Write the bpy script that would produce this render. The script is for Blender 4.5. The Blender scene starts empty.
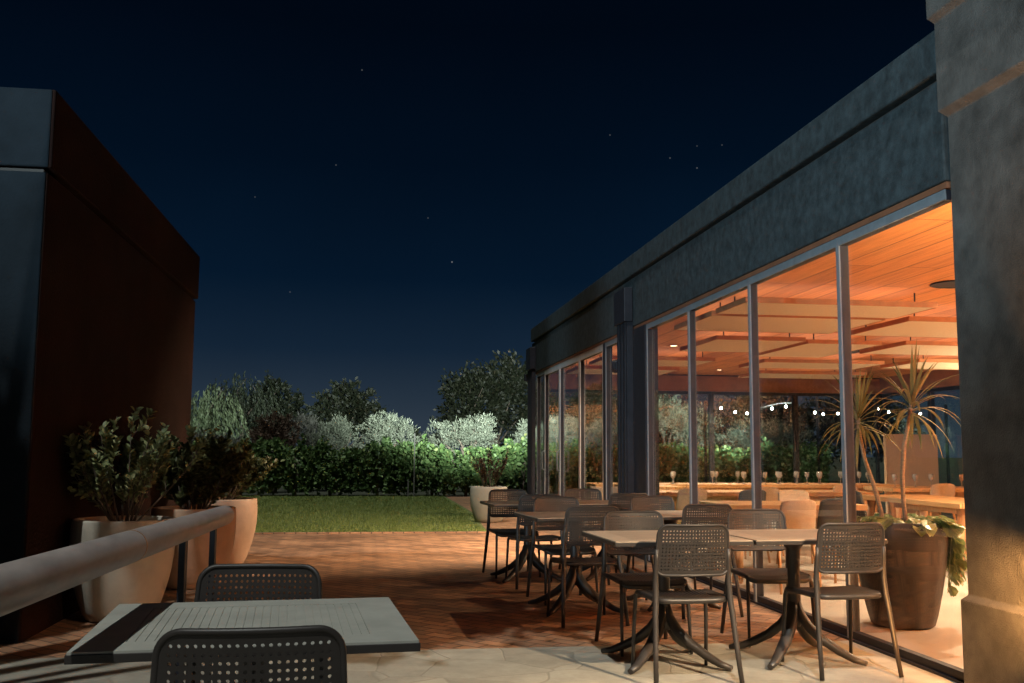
import bpy, bmesh, math, random
from mathutils import Vector, Matrix, Quaternion
R = math.radians
PI = math.pi
rnd = random.Random(7)
sc = bpy.context.scene
col = sc.collection

# ------------------------------------------------------------------ helpers
class MB:
    def __init__(s): s.v = []; s.f = []; s.sm = []
    def quad(s, a, b, c, d, smooth=False):
        n = len(s.v); s.v += [a, b, c, d]; s.f.append((n, n+1, n+2, n+3)); s.sm.append(smooth)
    def box(s, x0, x1, y0, y1, z0, z1, M=None):
        n = len(s.v)
        p = [(x0,y0,z0),(x1,y0,z0),(x1,y1,z0),(x0,y1,z0),(x0,y0,z1),(x1,y0,z1),(x1,y1,z1),(x0,y1,z1)]
        if M: p = [tuple(M @ Vector(q)) for q in p]
        s.v += p
        for f in ((0,3,2,1),(4,5,6,7),(0,1,5,4),(1,2,6,5),(2,3,7,6),(3,0,4,7)):
            s.f.append(tuple(n+i for i in f)); s.sm.append(False)
        return s
    def tube(s, pts, rads, seg=10, cap=True, flat=1.0, ref=None):
        pts = [Vector(p) for p in pts]
        if not isinstance(rads, (list, tuple)): rads = [rads]*len(pts)
        n0 = len(s.v); prev = None
        for i, p in enumerate(pts):
            t = (pts[min(i+1, len(pts)-1)] - pts[max(i-1, 0)]).normalized()
            if prev is None:
                r = Vector(ref) if ref else (Vector((0,0,1)) if abs(t.z) < .9 else Vector((1,0,0)))
                a = (r - t*r.dot(t)).normalized()
            else:
                a = (prev - t*prev.dot(t)).normalized()
            prev = a; b = t.cross(a)
            for k in range(seg):
                an = 2*PI*k/seg
                s.v.append(tuple(p + a*(math.cos(an)*rads[i]) + b*(math.sin(an)*rads[i]*flat)))
        for i in range(len(pts)-1):
            for k in range(seg):
                k2 = (k+1) % seg; o = n0+i*seg
                s.f.append((o+k, o+k2, o+seg+k2, o+seg+k)); s.sm.append(True)
        if cap:
            s.f.append(tuple(n0+k for k in reversed(range(seg)))); s.sm.append(False)
            o = n0+(len(pts)-1)*seg
            s.f.append(tuple(o+k for k in range(seg))); s.sm.append(False)
        return s
    def lathe(s, prof, seg=32, c=(0,0,0)):
        n0 = len(s.v)
        for r, z in prof:
            for k in range(seg):
                an = 2*PI*k/seg
                s.v.append((c[0]+math.cos(an)*r, c[1]+math.sin(an)*r, c[2]+z))
        for i in range(len(prof)-1):
            for k in range(seg):
                k2 = (k+1) % seg; o = n0+i*seg
                s.f.append((o+k, o+k2, o+seg+k2, o+seg+k)); s.sm.append(True)
        for e, rev in ((0, True), (len(prof)-1, False)):
            if prof[e][0] > 1e-4:
                idx = [n0+e*seg+k for k in range(seg)]
                s.f.append(tuple(reversed(idx)) if rev else tuple(idx)); s.sm.append(False)
        return s
    def prism(s, poly, y0, y1):      # poly in (x, z), extruded along y
        n0 = len(s.v); n = len(poly)
        for y in (y0, y1):
            for x, z in poly: s.v.append((x, y, z))
        for i in range(n):
            j = (i+1) % n
            s.f.append((n0+i, n0+j, n0+n+j, n0+n+i)); s.sm.append(False)
        s.f.append(tuple(n0+i for i in reversed(range(n)))); s.sm.append(False)
        s.f.append(tuple(n0+n+i for i in range(n))); s.sm.append(False)
        return s
    def build(s, name, mat, parent=None, loc=None, bevel=0, fixn=True):
        me = bpy.data.meshes.new(name)
        me.from_pydata(s.v, [], s.f)
        me.polygons.foreach_set('use_smooth', s.sm)
        if fixn:
            bm = bmesh.new(); bm.from_mesh(me)
            bmesh.ops.recalc_face_normals(bm, faces=bm.faces); bm.to_mesh(me); bm.free()
        me.materials.append(mat); me.update()
        o = bpy.data.objects.new(name, me); col.objects.link(o)
        if parent: o.parent = parent
        if loc: o.location = loc
        if bevel:
            m = o.modifiers.new('bevel', 'BEVEL'); m.width = bevel; m.segments = 2; m.limit_method = 'ANGLE'; m.angle_limit = R(50)
            bake(o)
        return o

def bake(o):
    dg = bpy.context.evaluated_depsgraph_get(); dg.update()
    me = bpy.data.meshes.new_from_object(o.evaluated_get(dg), depsgraph=dg)
    me.name = o.name; o.modifiers.clear(); o.data = me

def tag(o, label=None, cat=None, group=None, kind=None):
    if label: o['label'] = label
    if cat: o['category'] = cat
    if group: o['group'] = group
    if kind: o['kind'] = kind
    return o

def empty(name, loc, rz=0, label=None, cat=None, group=None):
    o = bpy.data.objects.new(name, None); col.objects.link(o)
    o.location = loc; o.rotation_euler = (0,0,rz); o.empty_display_size = .1
    return tag(o, label, cat, group)

KIDS = {}
def kids(o): return [c for c in bpy.data.objects if c.parent == o]
def dup(o, loc, rz, label=None, group=None):
    def rec(s, parent):
        c = s.copy(); col.objects.link(c)
        if parent: c.parent = parent
        for ch in kids(s): rec(ch, c)
        return c
    r = rec(o, None); r.location = loc; r.rotation_euler = (0,0,rz)
    return tag(r, label, None, group)

# ------------------------------------------------------------------ materials
def mat(name, base, rough=.6, metal=0, spec=.5):
    m = bpy.data.materials.new(name); m.use_nodes = True
    b = m.node_tree.nodes['Principled BSDF']
    b.inputs['Base Color'].default_value = (*base, 1)
    b.inputs['Roughness'].default_value = rough
    b.inputs['Metallic'].default_value = metal
    b.inputs['Specular IOR Level'].default_value = spec
    return m
def mat(name, base, rough=.6, metal=0, spec=.5, var=0, vscale=6, vcol=None, bump=0, bscale=60, rvar=0, stretch=None, detail=6):
    m = bpy.data.materials.new(name); m.use_nodes = True
    N = m.node_tree.nodes; L = m.node_tree.links
    b = N['Principled BSDF']
    b.inputs['Base Color'].default_value = (*base, 1)
    b.inputs['Roughness'].default_value = rough
    b.inputs['Metallic'].default_value = metal
    b.inputs['Specular IOR Level'].default_value = spec
    tc = N.new('ShaderNodeTexCoord'); src = tc.outputs['Object']
    if stretch:
        mp = N.new('ShaderNodeMapping'); mp.inputs['Scale'].default_value = stretch
        L.new(src, mp.inputs['Vector']); src = mp.outputs['Vector']
    if var or vcol:
        n = N.new('ShaderNodeTexNoise'); n.inputs['Scale'].default_value = vscale; n.inputs['Detail'].default_value = detail; n.inputs['Roughness'].default_value = .62
        L.new(src, n.inputs['Vector'])
        r = N.new('ShaderNodeValToRGB'); r.color_ramp.elements[0].position = .32; r.color_ramp.elements[1].position = .68
        c2 = vcol or tuple(min(1, x*(1+var)) for x in base)
        c1 = base if vcol else tuple(x*(1-var) for x in base)
        r.color_ramp.elements[0].color = (*c1, 1); r.color_ramp.elements[1].color = (*c2, 1)
        L.new(n.outputs['Fac'], r.inputs['Fac']); L.new(r.outputs['Color'], b.inputs['Base Color'])
        if rvar:
            mr = N.new('ShaderNodeMapRange'); mr.inputs['To Min'].default_value = rough-rvar; mr.inputs['To Max'].default_value = rough+rvar
            L.new(n.outputs['Fac'], mr.inputs['Value']); L.new(mr.outputs['Result'], b.inputs['Roughness'])
    if bump:
        n2 = N.new('ShaderNodeTexNoise'); n2.inputs['Scale'].default_value = bscale; n2.inputs['Detail'].default_value = 5
        L.new(src, n2.inputs['Vector'])
        bp = N.new('ShaderNodeBump'); bp.inputs['Strength'].default_value = bump; bp.inputs['Distance'].default_value = .02
        L.new(n2.outputs['Fac'], bp.inputs['Height']); L.new(bp.outputs['Normal'], b.inputs['Normal'])
    return m

def leafmat(name, c1, c2, c3=None, rough=.5, trans=.25):
    m = bpy.data.materials.new(name); m.use_nodes = True
    N = m.node_tree.nodes; L = m.node_tree.links; b = N['Principled BSDF']; out = N['Material Output']
    g = N.new('ShaderNodeNewGeometry'); r = N.new('ShaderNodeValToRGB')
    r.color_ramp.elements[0].color = (*c1, 1); r.color_ramp.elements[1].color = (*c2, 1)
    if c3:
        e = r.color_ramp.elements.new(.93); e.color = (*c2, 1); r.color_ramp.elements[-1].color = (*c3, 1)
    L.new(g.outputs['Random Per Island'], r.inputs['Fac']); L.new(r.outputs['Color'], b.inputs['Base Color'])
    b.inputs['Roughness'].default_value = rough; b.inputs['Specular IOR Level'].default_value = .3
    t = N.new('ShaderNodeBsdfTranslucent'); mx = N.new('ShaderNodeMixShader'); mx.inputs['Fac'].default_value = trans
    L.new(r.outputs['Color'], t.inputs['Color'])
    L.new(b.outputs['BSDF'], mx.inputs[1]); L.new(t.outputs['BSDF'], mx.inputs[2]); L.new(mx.outputs['Shader'], out.inputs['Surface'])
    return m

def emat(name, colr, strength):
    m = bpy.data.materials.new(name); m.use_nodes = True
    N = m.node_tree.nodes; L = m.node_tree.links; N.remove(N['Principled BSDF'])
    e = N.new('ShaderNodeEmission'); e.inputs['Color'].default_value = (*colr, 1); e.inputs['Strength'].default_value = strength
    L.new(e.outputs['Emission'], N['Material Output'].inputs['Surface']); return m

def glassmat():
    m = bpy.data.materials.new('window_glass'); m.use_nodes = True
    N = m.node_tree.nodes; L = m.node_tree.links; N.remove(N['Principled BSDF'])
    t = N.new('ShaderNodeBsdfTransparent'); t.inputs['Color'].default_value = (.95,.97,.96,1)
    g = N.new('ShaderNodeBsdfGlossy'); g.inputs['Roughness'].default_value = 0.0; g.inputs['Color'].default_value = (1,1,1,1)
    lw = N.new('ShaderNodeLayerWeight'); lw.inputs['Blend'].default_value = .5      # facing = 1 - |cos|: Schlick, the same from both sides
    pw = N.new('ShaderNodeMath'); pw.operation = 'POWER'; pw.inputs[1].default_value = 5; L.new(lw.outputs['Facing'], pw.inputs[0])
    f = N.new('ShaderNodeMath'); f.operation = 'MULTIPLY_ADD'; f.inputs[1].default_value = .96; f.inputs[2].default_value = .04; L.new(pw.outputs[0], f.inputs[0])
    mx = N.new('ShaderNodeMixShader')
    L.new(f.outputs[0], mx.inputs['Fac']); L.new(t.outputs['BSDF'], mx.inputs[1]); L.new(g.outputs['BSDF'], mx.inputs[2])
    L.new(mx.outputs['Shader'], N['Material Output'].inputs['Surface']); return m

def brickmat():
    m = bpy.data.materials.new('terrace_brick'); m.use_nodes = True
    N = m.node_tree.nodes; L = m.node_tree.links; b = N['Principled BSDF']
    tc = N.new('ShaderNodeTexCoord'); mp = N.new('ShaderNodeMapping'); mp.inputs['Rotation'].default_value = (0,0,R(45))
    L.new(tc.outputs['Object'], mp.inputs['Vector'])
    br = N.new('ShaderNodeTexBrick'); br.inputs['Scale'].default_value = 1.0
    br.inputs['Brick Width'].default_value = .23; br.inputs['Row Height'].default_value = .115; br.inputs['Mortar Size'].default_value = .008
    br.inputs['Mortar Smooth'].default_value = .3; br.inputs['Bias'].default_value = 0
    br.inputs['Color1'].default_value = (.46,.25,.14,1); br.inputs['Color2'].default_value = (.25,.14,.085,1); br.inputs['Mortar'].default_value = (.10,.062,.042,1)
    L.new(mp.outputs['Vector'], br.inputs['Vector'])
    n = N.new('ShaderNodeTexNoise'); n.inputs['Scale'].default_value = 1.3; n.inputs['Detail'].default_value = 8; n.inputs['Roughness'].default_value = .7
    L.new(tc.outputs['Object'], n.inputs['Vector'])
    r = N.new('ShaderNodeValToRGB'); r.color_ramp.elements[0].position = .3; r.color_ramp.elements[1].position = .72
    r.color_ramp.elements[0].color = (.45,.42,.4,1); r.color_ramp.elements[1].color = (1.25,1.2,1.15,1)
    L.new(n.outputs['Fac'], r.inputs['Fac'])
    mx = N.new('ShaderNodeMix'); mx.data_type = 'RGBA'; mx.blend_type = 'MULTIPLY'; mx.inputs[0].default_value = 1
    L.new(br.outputs['Color'], mx.inputs[6]); L.new(r.outputs['Color'], mx.inputs[7]); L.new(mx.outputs[2], b.inputs['Base Color'])
    mr = N.new('ShaderNodeMapRange'); mr.inputs['To Min'].default_value = .38; mr.inputs['To Max'].default_value = .75
    L.new(n.outputs['Fac'], mr.inputs['Value']); L.new(mr.outputs['Result'], b.inputs['Roughness'])
    n3 = N.new('ShaderNodeTexNoise'); n3.inputs['Scale'].default_value = 35; n3.inputs['Detail'].default_value = 4
    L.new(tc.outputs['Object'], n3.inputs['Vector'])
    ad = N.new('ShaderNodeMath'); ad.operation = 'MULTIPLY_ADD'; ad.inputs[1].default_value = .4
    iv = N.new('ShaderNodeMath'); iv.operation = 'SUBTRACT'; iv.inputs[0].default_value = 1; L.new(br.outputs['Fac'], iv.inputs[1])
    L.new(n3.outputs['Fac'], ad.inputs[0]); L.new(iv.outputs[0], ad.inputs[2])
    bp = N.new('ShaderNodeBump'); bp.inputs['Strength'].default_value = .55; bp.inputs['Distance'].default_value = .008
    L.new(ad.outputs[0], bp.inputs['Height']); L.new(bp.outputs['Normal'], b.inputs['Normal'])
    return m

def flagmat():
    m = bpy.data.materials.new('flagstone'); m.use_nodes = True
    N = m.node_tree.nodes; L = m.node_tree.links; b = N['Principled BSDF']
    tc = N.new('ShaderNodeTexCoord')
    nz = N.new('ShaderNodeTexNoise'); nz.inputs['Scale'].default_value = 1.2; nz.inputs['Detail'].default_value = 2
    L.new(tc.outputs['Object'], nz.inputs['Vector'])
    va = N.new('ShaderNodeMix'); va.data_type = 'RGBA'; va.blend_type = 'LINEAR_LIGHT'; va.inputs[0].default_value = .15
    L.new(tc.outputs['Object'], va.inputs[6]); L.new(nz.outputs['Color'], va.inputs[7])
    vo = N.new('ShaderNodeTexVoronoi'); vo.feature = 'DISTANCE_TO_EDGE'; vo.inputs['Scale'].default_value = 2.1
    L.new(va.outputs[2], vo.inputs['Vector'])
    vc = N.new('ShaderNodeTexVoronoi'); vc.inputs['Scale'].default_value = 2.1; L.new(va.outputs[2], vc.inputs['Vector'])
    r = N.new('ShaderNodeValToRGB'); r.color_ramp.elements[0].position = .003; r.color_ramp.elements[1].position = .016
    L.new(vo.outputs['Distance'], r.inputs['Fac'])
    n = N.new('ShaderNodeTexNoise'); n.inputs['Scale'].default_value = 5; n.inputs['Detail'].default_value = 9; n.inputs['Roughness'].default_value = .7
    L.new(tc.outputs['Object'], n.inputs['Vector'])
    r2 = N.new('ShaderNodeValToRGB'); r2.color_ramp.elements[0].position = .3; r2.color_ramp.elements[1].position = .7
    r2.color_ramp.elements[0].color = (.235,.215,.175,1); r2.color_ramp.elements[1].color = (.37,.345,.285,1)
    L.new(n.outputs['Fac'], r2.inputs['Fac'])
    hs = N.new('ShaderNodeHueSaturation'); L.new(r2.outputs['Color'], hs.inputs['Color'])
    sp = N.new('ShaderNodeSeparateColor'); L.new(vc.outputs['Color'], sp.inputs['Color'])
    mr = N.new('ShaderNodeMapRange'); mr.inputs['To Min'].default_value = .85; mr.inputs['To Max'].default_value = 1.12
    L.new(sp.outputs[0], mr.inputs['Value']); L.new(mr.outputs['Result'], hs.inputs['Value'])
    mx = N.new('ShaderNodeMix'); mx.data_type = 'RGBA'; mx.inputs[6].default_value = (.25,.225,.18,1)
    L.new(r.outputs['Color'], mx.inputs[0]); L.new(hs.outputs['Color'], mx.inputs[7]); L.new(mx.outputs[2], b.inputs['Base Color'])
    b.inputs['Roughness'].default_value = .65
    ad = N.new('ShaderNodeMath'); ad.operation = 'MULTIPLY_ADD'; ad.inputs[1].default_value = .6
    L.new(n.outputs['Fac'], ad.inputs[0]); L.new(r.outputs['Color'], ad.inputs[2])
    bp = N.new('ShaderNodeBump'); bp.inputs['Strength'].default_value = .4; bp.inputs['Distance'].default_value = .006
    L.new(ad.outputs[0], bp.inputs['Height']); L.new(bp.outputs['Normal'], b.inputs['Normal'])
    return m

def boardmat(name, c1, c2, w=.19, ln=2.2, seam=(.08,.03,.012), rough=.5, rot=0):
    """timber boards running along y"""
    m = bpy.data.materials.new(name); m.use_nodes = True
    N = m.node_tree.nodes; L = m.node_tree.links; b = N['Principled BSDF']
    tc = N.new('ShaderNodeTexCoord'); mp = N.new('ShaderNodeMapping'); mp.inputs['Rotation'].default_value = (0,0,R(90+rot))
    L.new(tc.outputs['Object'], mp.inputs['Vector'])
    br = N.new('ShaderNodeTexBrick'); br.inputs['Scale'].default_value = 1; br.inputs['Brick Width'].default_value = ln; br.inputs['Row Height'].default_value = w
    br.inputs['Mortar Size'].default_value = .006; br.inputs['Mortar Smooth'].default_value = .1; br.offset = .37
    br.inputs['Color1'].default_value = (*c1,1); br.inputs['Color2'].default_value = (*c2,1); br.inputs['Mortar'].default_value = (*seam,1)
    L.new(mp.outputs['Vector'], br.inputs['Vector'])
    m2 = N.new('ShaderNodeMapping'); m2.inputs['Scale'].default_value = (1.2,22,22); L.new(mp.outputs['Vector'], m2.inputs['Vector'])
    n = N.new('ShaderNodeTexNoise'); n.inputs['Scale'].default_value = 1.5; n.inputs['Detail'].default_value = 6; L.new(m2.outputs['Vector'], n.inputs['Vector'])
    r = N.new('ShaderNodeValToRGB'); r.color_ramp.elements[0].position = .3; r.color_ramp.elements[1].position = .7
    r.color_ramp.elements[0].color = (.72,.68,.64,1); r.color_ramp.elements[1].color = (1.12,1.1,1.08,1); L.new(n.outputs['Fac'], r.inputs['Fac'])
    mx = N.new('ShaderNodeMix'); mx.data_type = 'RGBA'; mx.blend_type = 'MULTIPLY'; mx.inputs[0].default_value = 1
    L.new(br.outputs['Color'], mx.inputs[6]); L.new(r.outputs['Color'], mx.inputs[7]); L.new(mx.outputs[2], b.inputs['Base Color'])
    b.inputs['Roughness'].default_value = rough
    bp = N.new('ShaderNodeBump'); bp.inputs['Strength'].default_value = .4; bp.inputs['Distance'].default_value = .004; bp.invert = True
    L.new(br.outputs['Fac'], bp.inputs['Height']); L.new(bp.outputs['Normal'], b.inputs['Normal'])
    return m

M = dict(
    stucco=mat('dark_stucco', (.030,.043,.051), .85, var=.42, spec=.25, vscale=11, bump=.35, bscale=170, detail=14),
    pillar=mat('rough_render', (.072,.071,.069), .62, var=.4, vscale=6, bump=.5, bscale=120, detail=9),
    annex=mat('annex_render', (.035,.032,.032), .8, var=.3, vscale=1.5, bump=.5, bscale=45),
    annexside=mat('annex_rust_render', (.015,.0068,.0055), .9, spec=.08, var=.35, vscale=1.2, bump=.4, bscale=45),
    annexfront=mat('annex_slate_render', (.0085,.0125,.017), .9, spec=.1, var=.35, vscale=1.5, bump=.25, bscale=60),
    steel=mat('dark_steel', (.017,.018,.025), .5, spec=.3, metal=0, var=.25, vscale=9),
    alu=mat('painted_aluminium', (.15,.175,.20), .5, metal=0, var=.12, vscale=14),
    alulight=mat('light_aluminium', (.42,.44,.46), .5, var=.12, vscale=14),
    ceil=boardmat('ceiling_boards', (.80,.32,.085), (.56,.195,.05), w=.30, ln=2.6),
    panel=mat('acoustic_panel', (.74,.60,.42), .9, var=.06, vscale=30),
    paneledge=mat('panel_edge', (.40,.17,.065), .7, var=.15, vscale=9),
    timber=boardmat('table_timber', (.60,.37,.17), (.52,.30,.13), w=.14, ln=3, rough=.42, seam=(.26,.13,.05), rot=-90),
    timberleg=mat('leg_timber', (.46,.25,.11), .5, var=.2, vscale=4, stretch=(12,12,1)),
    tan=mat('tan_fabric', (.36,.26,.17), .85, var=.1, vscale=40, bump=.2, bscale=220),
    blackfab=mat('black_fabric', (.02,.02,.02), .8, var=.2, vscale=30),
    floor=mat('polished_concrete', (.50,.48,.44), .35, var=.18, vscale=1.4, rvar=.08, detail=9),
    plastic=mat('moulded_plastic', (.032,.027,.0245), .45, var=.12, vscale=8, bump=.05, bscale=300),
    tabletop=mat('tabletop_resin', (.40,.305,.22), .5, var=.25, vscale=9, stretch=(1,10,1), bump=.05, bscale=90),
    tablecool=mat('tabletop_grey_resin', (.39,.39,.345), .5, var=.12, vscale=7, bump=.05, bscale=90),
    rail=mat('rail_paint', (.34,.295,.275), .45, metal=.1, var=.22, vscale=5, stretch=(3,1,3), rvar=.1, detail=9),
    copper=mat('copper_ring', (.55,.33,.19), .4, metal=.8),
    white=mat('pot_white_glaze', (.40,.36,.30), .6, var=.2, vscale=2.5, vcol=None, detail=9, bump=.1, bscale=30),
    potwarmlit=mat('pot_warm_lit', (.43,.28,.19), .65, var=.15, vscale=3.5, bump=.12, bscale=30, detail=9),  # pale pot material with the warm lamp light put into its colour
    potdark=mat('dark_concrete_pot', (.028,.026,.0255), .6, var=.5, vscale=2.2, stretch=(2.5,2.5,.5), rvar=.1, detail=9),
    soil=mat('soil', (.02,.016,.012), .95, var=.4, vscale=30, bump=.6, bscale=40),
    bark=mat('bark', (.11,.085,.065), .9, var=.35, vscale=6, bump=.6, bscale=25, stretch=(4,4,1)),
    dracbark=mat('plant_bark', (.36,.25,.15), .8, var=.25, vscale=20, bump=.5, bscale=60, stretch=(1,1,5)),
    stake=mat('grey_stake_wood', (.075,.072,.065), .85, var=.2, vscale=8),
    ground=mat('earth', (.035,.04,.022), .95, var=.4, vscale=.6, bump=.5, bscale=8),
    lawn=mat('lawn_turf', (.08,.11,.03), .95, var=.35, vscale=1.2, vcol=(.14,.17,.045), bump=.6, bscale=60),
    grassb=leafmat('grass_blade', (.105,.155,.04), (.22,.26,.075), rough=.6),
    beige=mat('beige_wall', (.36,.27,.19), .7, var=.08, vscale=2),
    brownwall=mat('brown_beam', (.20,.085,.045), .6, var=.2, vscale=3),
    darkwall=mat('dark_wall', (.035,.028,.025), .7, var=.2, vscale=3),
    glassware=None,
    brick=brickmat(), flag=flagmat(), glass=glassmat(),
    l_shrub=leafmat('shrub_leaf', (.10,.13,.055), (.30,.33,.16), (.44,.44,.24)),
    l_dark=leafmat('dense_shrub_leaf', (.045,.062,.026), (.16,.175,.075), (.25,.24,.11)),
    l_hedge=leafmat('hedge_leaf', (.035,.075,.024), (.14,.22,.075), (.26,.28,.11)),
    l_olive=leafmat('olive_leaf', (.11,.13,.095), (.20,.22,.165), (.27,.28,.22), trans=.2),
    l_grey=leafmat('grey_shrub_leaf', (.08,.085,.07), (.19,.19,.165), (.26,.25,.22), trans=.2),
    l_brown=leafmat('russet_leaf', (.06,.035,.025), (.13,.09,.06)),
    l_tree=leafmat('tree_leaf', (.008,.012,.006), (.024,.028,.015), (.04,.036,.02)),
    l_willow=leafmat('willow_leaf', (.06,.08,.04), (.15,.18,.095)),
    l_willow2=leafmat('dark_willow_leaf', (.014,.02,.012), (.04,.048,.026)),
    l_drac=leafmat('strap_leaf', (.10,.105,.035), (.26,.22,.08), (.36,.29,.13), rough=.62),
    l_vine=leafmat('trailing_leaf', (.16,.25,.10), (.38,.46,.22), (.55,.6,.38), rough=.35),
    bulb=emat('bulb_glow', (.85,.95,1), 60), flood=emat('floodlight_lens', (.85,.95,1), 45),
    down=emat('downlight_glow', (1,.78,.5), 14), upl=emat('uplight_lens', (1,.7,.4), 20),
    cable=mat('black_cable', (.02,.02,.02), .6),
)
def realglass():
    m = bpy.data.materials.new('clear_glassware'); m.use_nodes = True
    b = m.node_tree.nodes['Principled BSDF']
    b.inputs['Base Color'].default_value = (.9,.86,.8,1); b.inputs['Roughness'].default_value = .12; b.inputs['Transmission Weight'].default_value = .7; b.inputs['IOR'].default_value = 1.3
    return m
M['glassware'] = realglass()

# ------------------------------------------------------------------ the setting: ground sheets
def sheet(name, x0, x1, y0, y1, z, m):
    b = MB(); b.quad((x0,y0,z),(x1,y0,z),(x1,y1,z),(x0,y1,z)); o = b.build(name, m, fixn=False)
    return tag(o, kind='structure')
sheet('ground', -250, 250, -60, 400, 0-.012, M['ground'])
sheet('brick_terrace', -9, 3.30, 6.55, 29.2, -.004, M['brick'])
sheet('stone_paving', -12, 3.30, -8, 6.55, -.004, M['flag'])
b = MB(); b.quad((-9,15.75,0),(1.9,15.75,0),(2.2,21,0),(-9,21,0)); b.quad((-9,21,0),(2.2,21,0),(2.2,29.3,0),(-9,29.3,0))
tag(b.build('lawn', M['lawn'], fixn=False), kind='structure')
b = MB().box(-9,1.9,15.68,15.75,-.01,.018)
tag(b.build('lawn_edging', M['brick'], bevel=.004), kind='structure')
sheet('interior_floor', 3.30, 10.6, .5, 19.75, 0.0, M['floor'])
# grass blades
b = MB()
for i in range(42000):
    y = 15.8 + 12.3*rnd.random()**1.35; x = rnd.uniform(-4.6, 1.88 if y < 19 else 2.1)
    h = rnd.uniform(.02,.055)*(1.25 if rnd.random() < .1 else 1); a = rnd.uniform(0, 2*PI); w = .006+.0006*(y-15)
    dx, dy = math.cos(a)*w, math.sin(a)*w; lx, ly = rnd.gauss(0,.018), rnd.gauss(0,.018)
    n = len(b.v); b.v += [(x-dx,y-dy,0),(x+dx,y+dy,0),(x+lx,y+ly,h)]; b.f.append((n,n+1,n+2)); b.sm.append(False)
tag(b.build('grass', M['grassb'], fixn=False), 'short mown grass of the lawn between terrace and hedge', 'grass', kind='stuff')

# ------------------------------------------------------------------ restaurant building
FX = 3.245
rb = empty('restaurant_building', (3.3, 5.2, 0), 0, 'dark rendered single storey restaurant with glazed front and glowing timber ceiling inside', 'building')
def bpart(name, m, mb, parent=None, bevel=0):
    o = mb.build(name, m, parent or rb, bevel=bevel)
    o.location = Vector((0,0,0)) - (rb.location if not parent else Vector((0,0,0)))
    return o
# street-side pillar wall: stepped profile, rough render
prof = [(3.225,0),(3.225,.465),(3.272,.49),(3.272,3.185),(3.212,3.215),(3.212,3.74),(3.165,3.765),(3.165,4.9),(3.62,4.9),(3.62,0)]
bpart('pillar', M['pillar'], MB().prism(prof, .5, 5.18), bevel=.008)
bpart('fascia', M['stucco'], MB().box(FX, 3.44, 5.19, 19.78, 2.815, 3.42), bevel=.01)
bpart('parapet_groove', M['darkwall'], MB().box(FX+.06, 3.43, 5.19, 19.74, 3.418, 3.462))
bpart('parapet', M['stucco'], MB().box(FX-.02, 3.46, 5.19, 19.82, 3.46, 3.72), bevel=.012)
bpart('parapet', M['stucco'], MB().box(3.465, 10.8, 19.55, 19.82, 2.815, 3.72), bevel=.012)
bpart('roof', M['darkwall'], MB().box(3.47, 10.75, .4, 19.5, 3.2, 3.4))
bpart('soffit', M['brownwall'], MB().box(3.262, 3.43, 5.2, 19.7, 2.775, 2.812))
bpart('ceiling', M['ceil'], MB().box(3.45, 10.55, .6, 19.5, 2.83, 2.9))
bpart('wall', M['beige'], MB().box(10.55, 10.75, .4, 12.5, 0, 3.18))
bpart('header_beam', M['brownwall'], MB().box(10.56, 10.74, 12.5, 19.54, 2.5, 3.18))
for i in range(4):
    y0, y1 = 12.51+1.76*i, 12.51+1.76*i+1.75; mb = MB(); x = 10.65
    mb.box(x-.045, x+.045, y0, y0+.045, 0, 2.495).box(x-.045, x+.045, y1-.045, y1, 0, 2.495).box(x-.04, x+.04, y0+.045, y1-.045, 2.435, 2.495).box(x-.04, x+.04, y0+.045, y1-.045, 0, .07)
    w = bpart('window', M['steel'], mb); MB().box(x-.005, x+.005, y0+.04, y1-.04, .06, 2.44).build('pane', M['glass'], w)
bpart('wall', M['beige'], MB().box(3.64, 10.54, .4, .58, 0, 3.18))
# posts with cap boxes
for y in (12.02, 19.3):
    mb = MB().box(3.165, 3.243, y, y+.48, 0, 3.28)
    for k in range(3): mb.box(3.15, 3.165, y+.05+.16*k, y+.11+.16*k, 0, 2.87)
    p = bpart('post', M['steel'], mb)
    MB().box(3.125, 3.232, y-.035, y+.50, 2.872, 3.30).build('post_cap', M['steel'], p, bevel=.006)
bpart('wall_jamb', M['steel'], MB().box(3.24, 3.40, 11.47, 12.0, 0, 2.77).box(3.238, 3.40, 12.51, 12.64, 0, 2.77))
# front glazing: fixed windows
def bay(name, y0, y1, fm, z0=0.0, z1=2.77, x=3.30, sw=.045, dep=.06, top=.06, bot=.06, handle=False, near=True):
    mb = MB()
    if near: mb.box(x-dep/2, x+dep/2, y0, y0+sw, z0, z1)
    mb.box(x-dep/2, x+dep/2, y1-sw, y1, z0, z1)
    mb.box(x-dep/2+.004, x+dep/2-.004, y0+sw, y1-sw, z1-top, z1); mb.box(x-dep/2+.004, x+dep/2-.004, y0+sw, y1-sw, z0, z0+bot)
    w = bpart(name, M['steel'], mb)
    cx = x-dep/2-.012; cf = MB()
    if near: cf.box(cx, cx+.013, y0+.001, y0+sw-.002, z0, z1)
    cf.box(cx, cx+.013, y1-sw+.002, y1-.001, z0, z1)
    cf.box(cx+.001, cx+.013, y0+sw-.002, y1-sw+.002, z1-top, z1)
    cf.build('lit_frame_face', fm, w)  # lighter front strip puts the lit face of the dark frame into colour
    MB().box(x-.005, x+.005, y0+sw-.01, y1-sw+.01, z0+bot-.01, z1-top+.01).build('pane', M['glass'], w)
    if handle: MB().tube([(x-.055,y1-.10,.92),(x-.10,y1-.10,.95),(x-.10,y1-.10,1.25),(x-.055,y1-.10,1.28)], .012, 8).build('door_handle', M['alu'], w)
    return w
for y0, y1 in ((5.20,6.555),(6.56,8.225),(8.23,9.895),(9.90,11.465)): bay('window', y0, y1, M['alu'], sw=.022, near=(y0 > 5.3))
bay('window', 12.645, 13.55, M['alu'], sw=.022)
bpart('wall_jamb', M['steel'], MB().box(3.25, 3.36, 13.56, 13.66, 0, 2.77))
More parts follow.
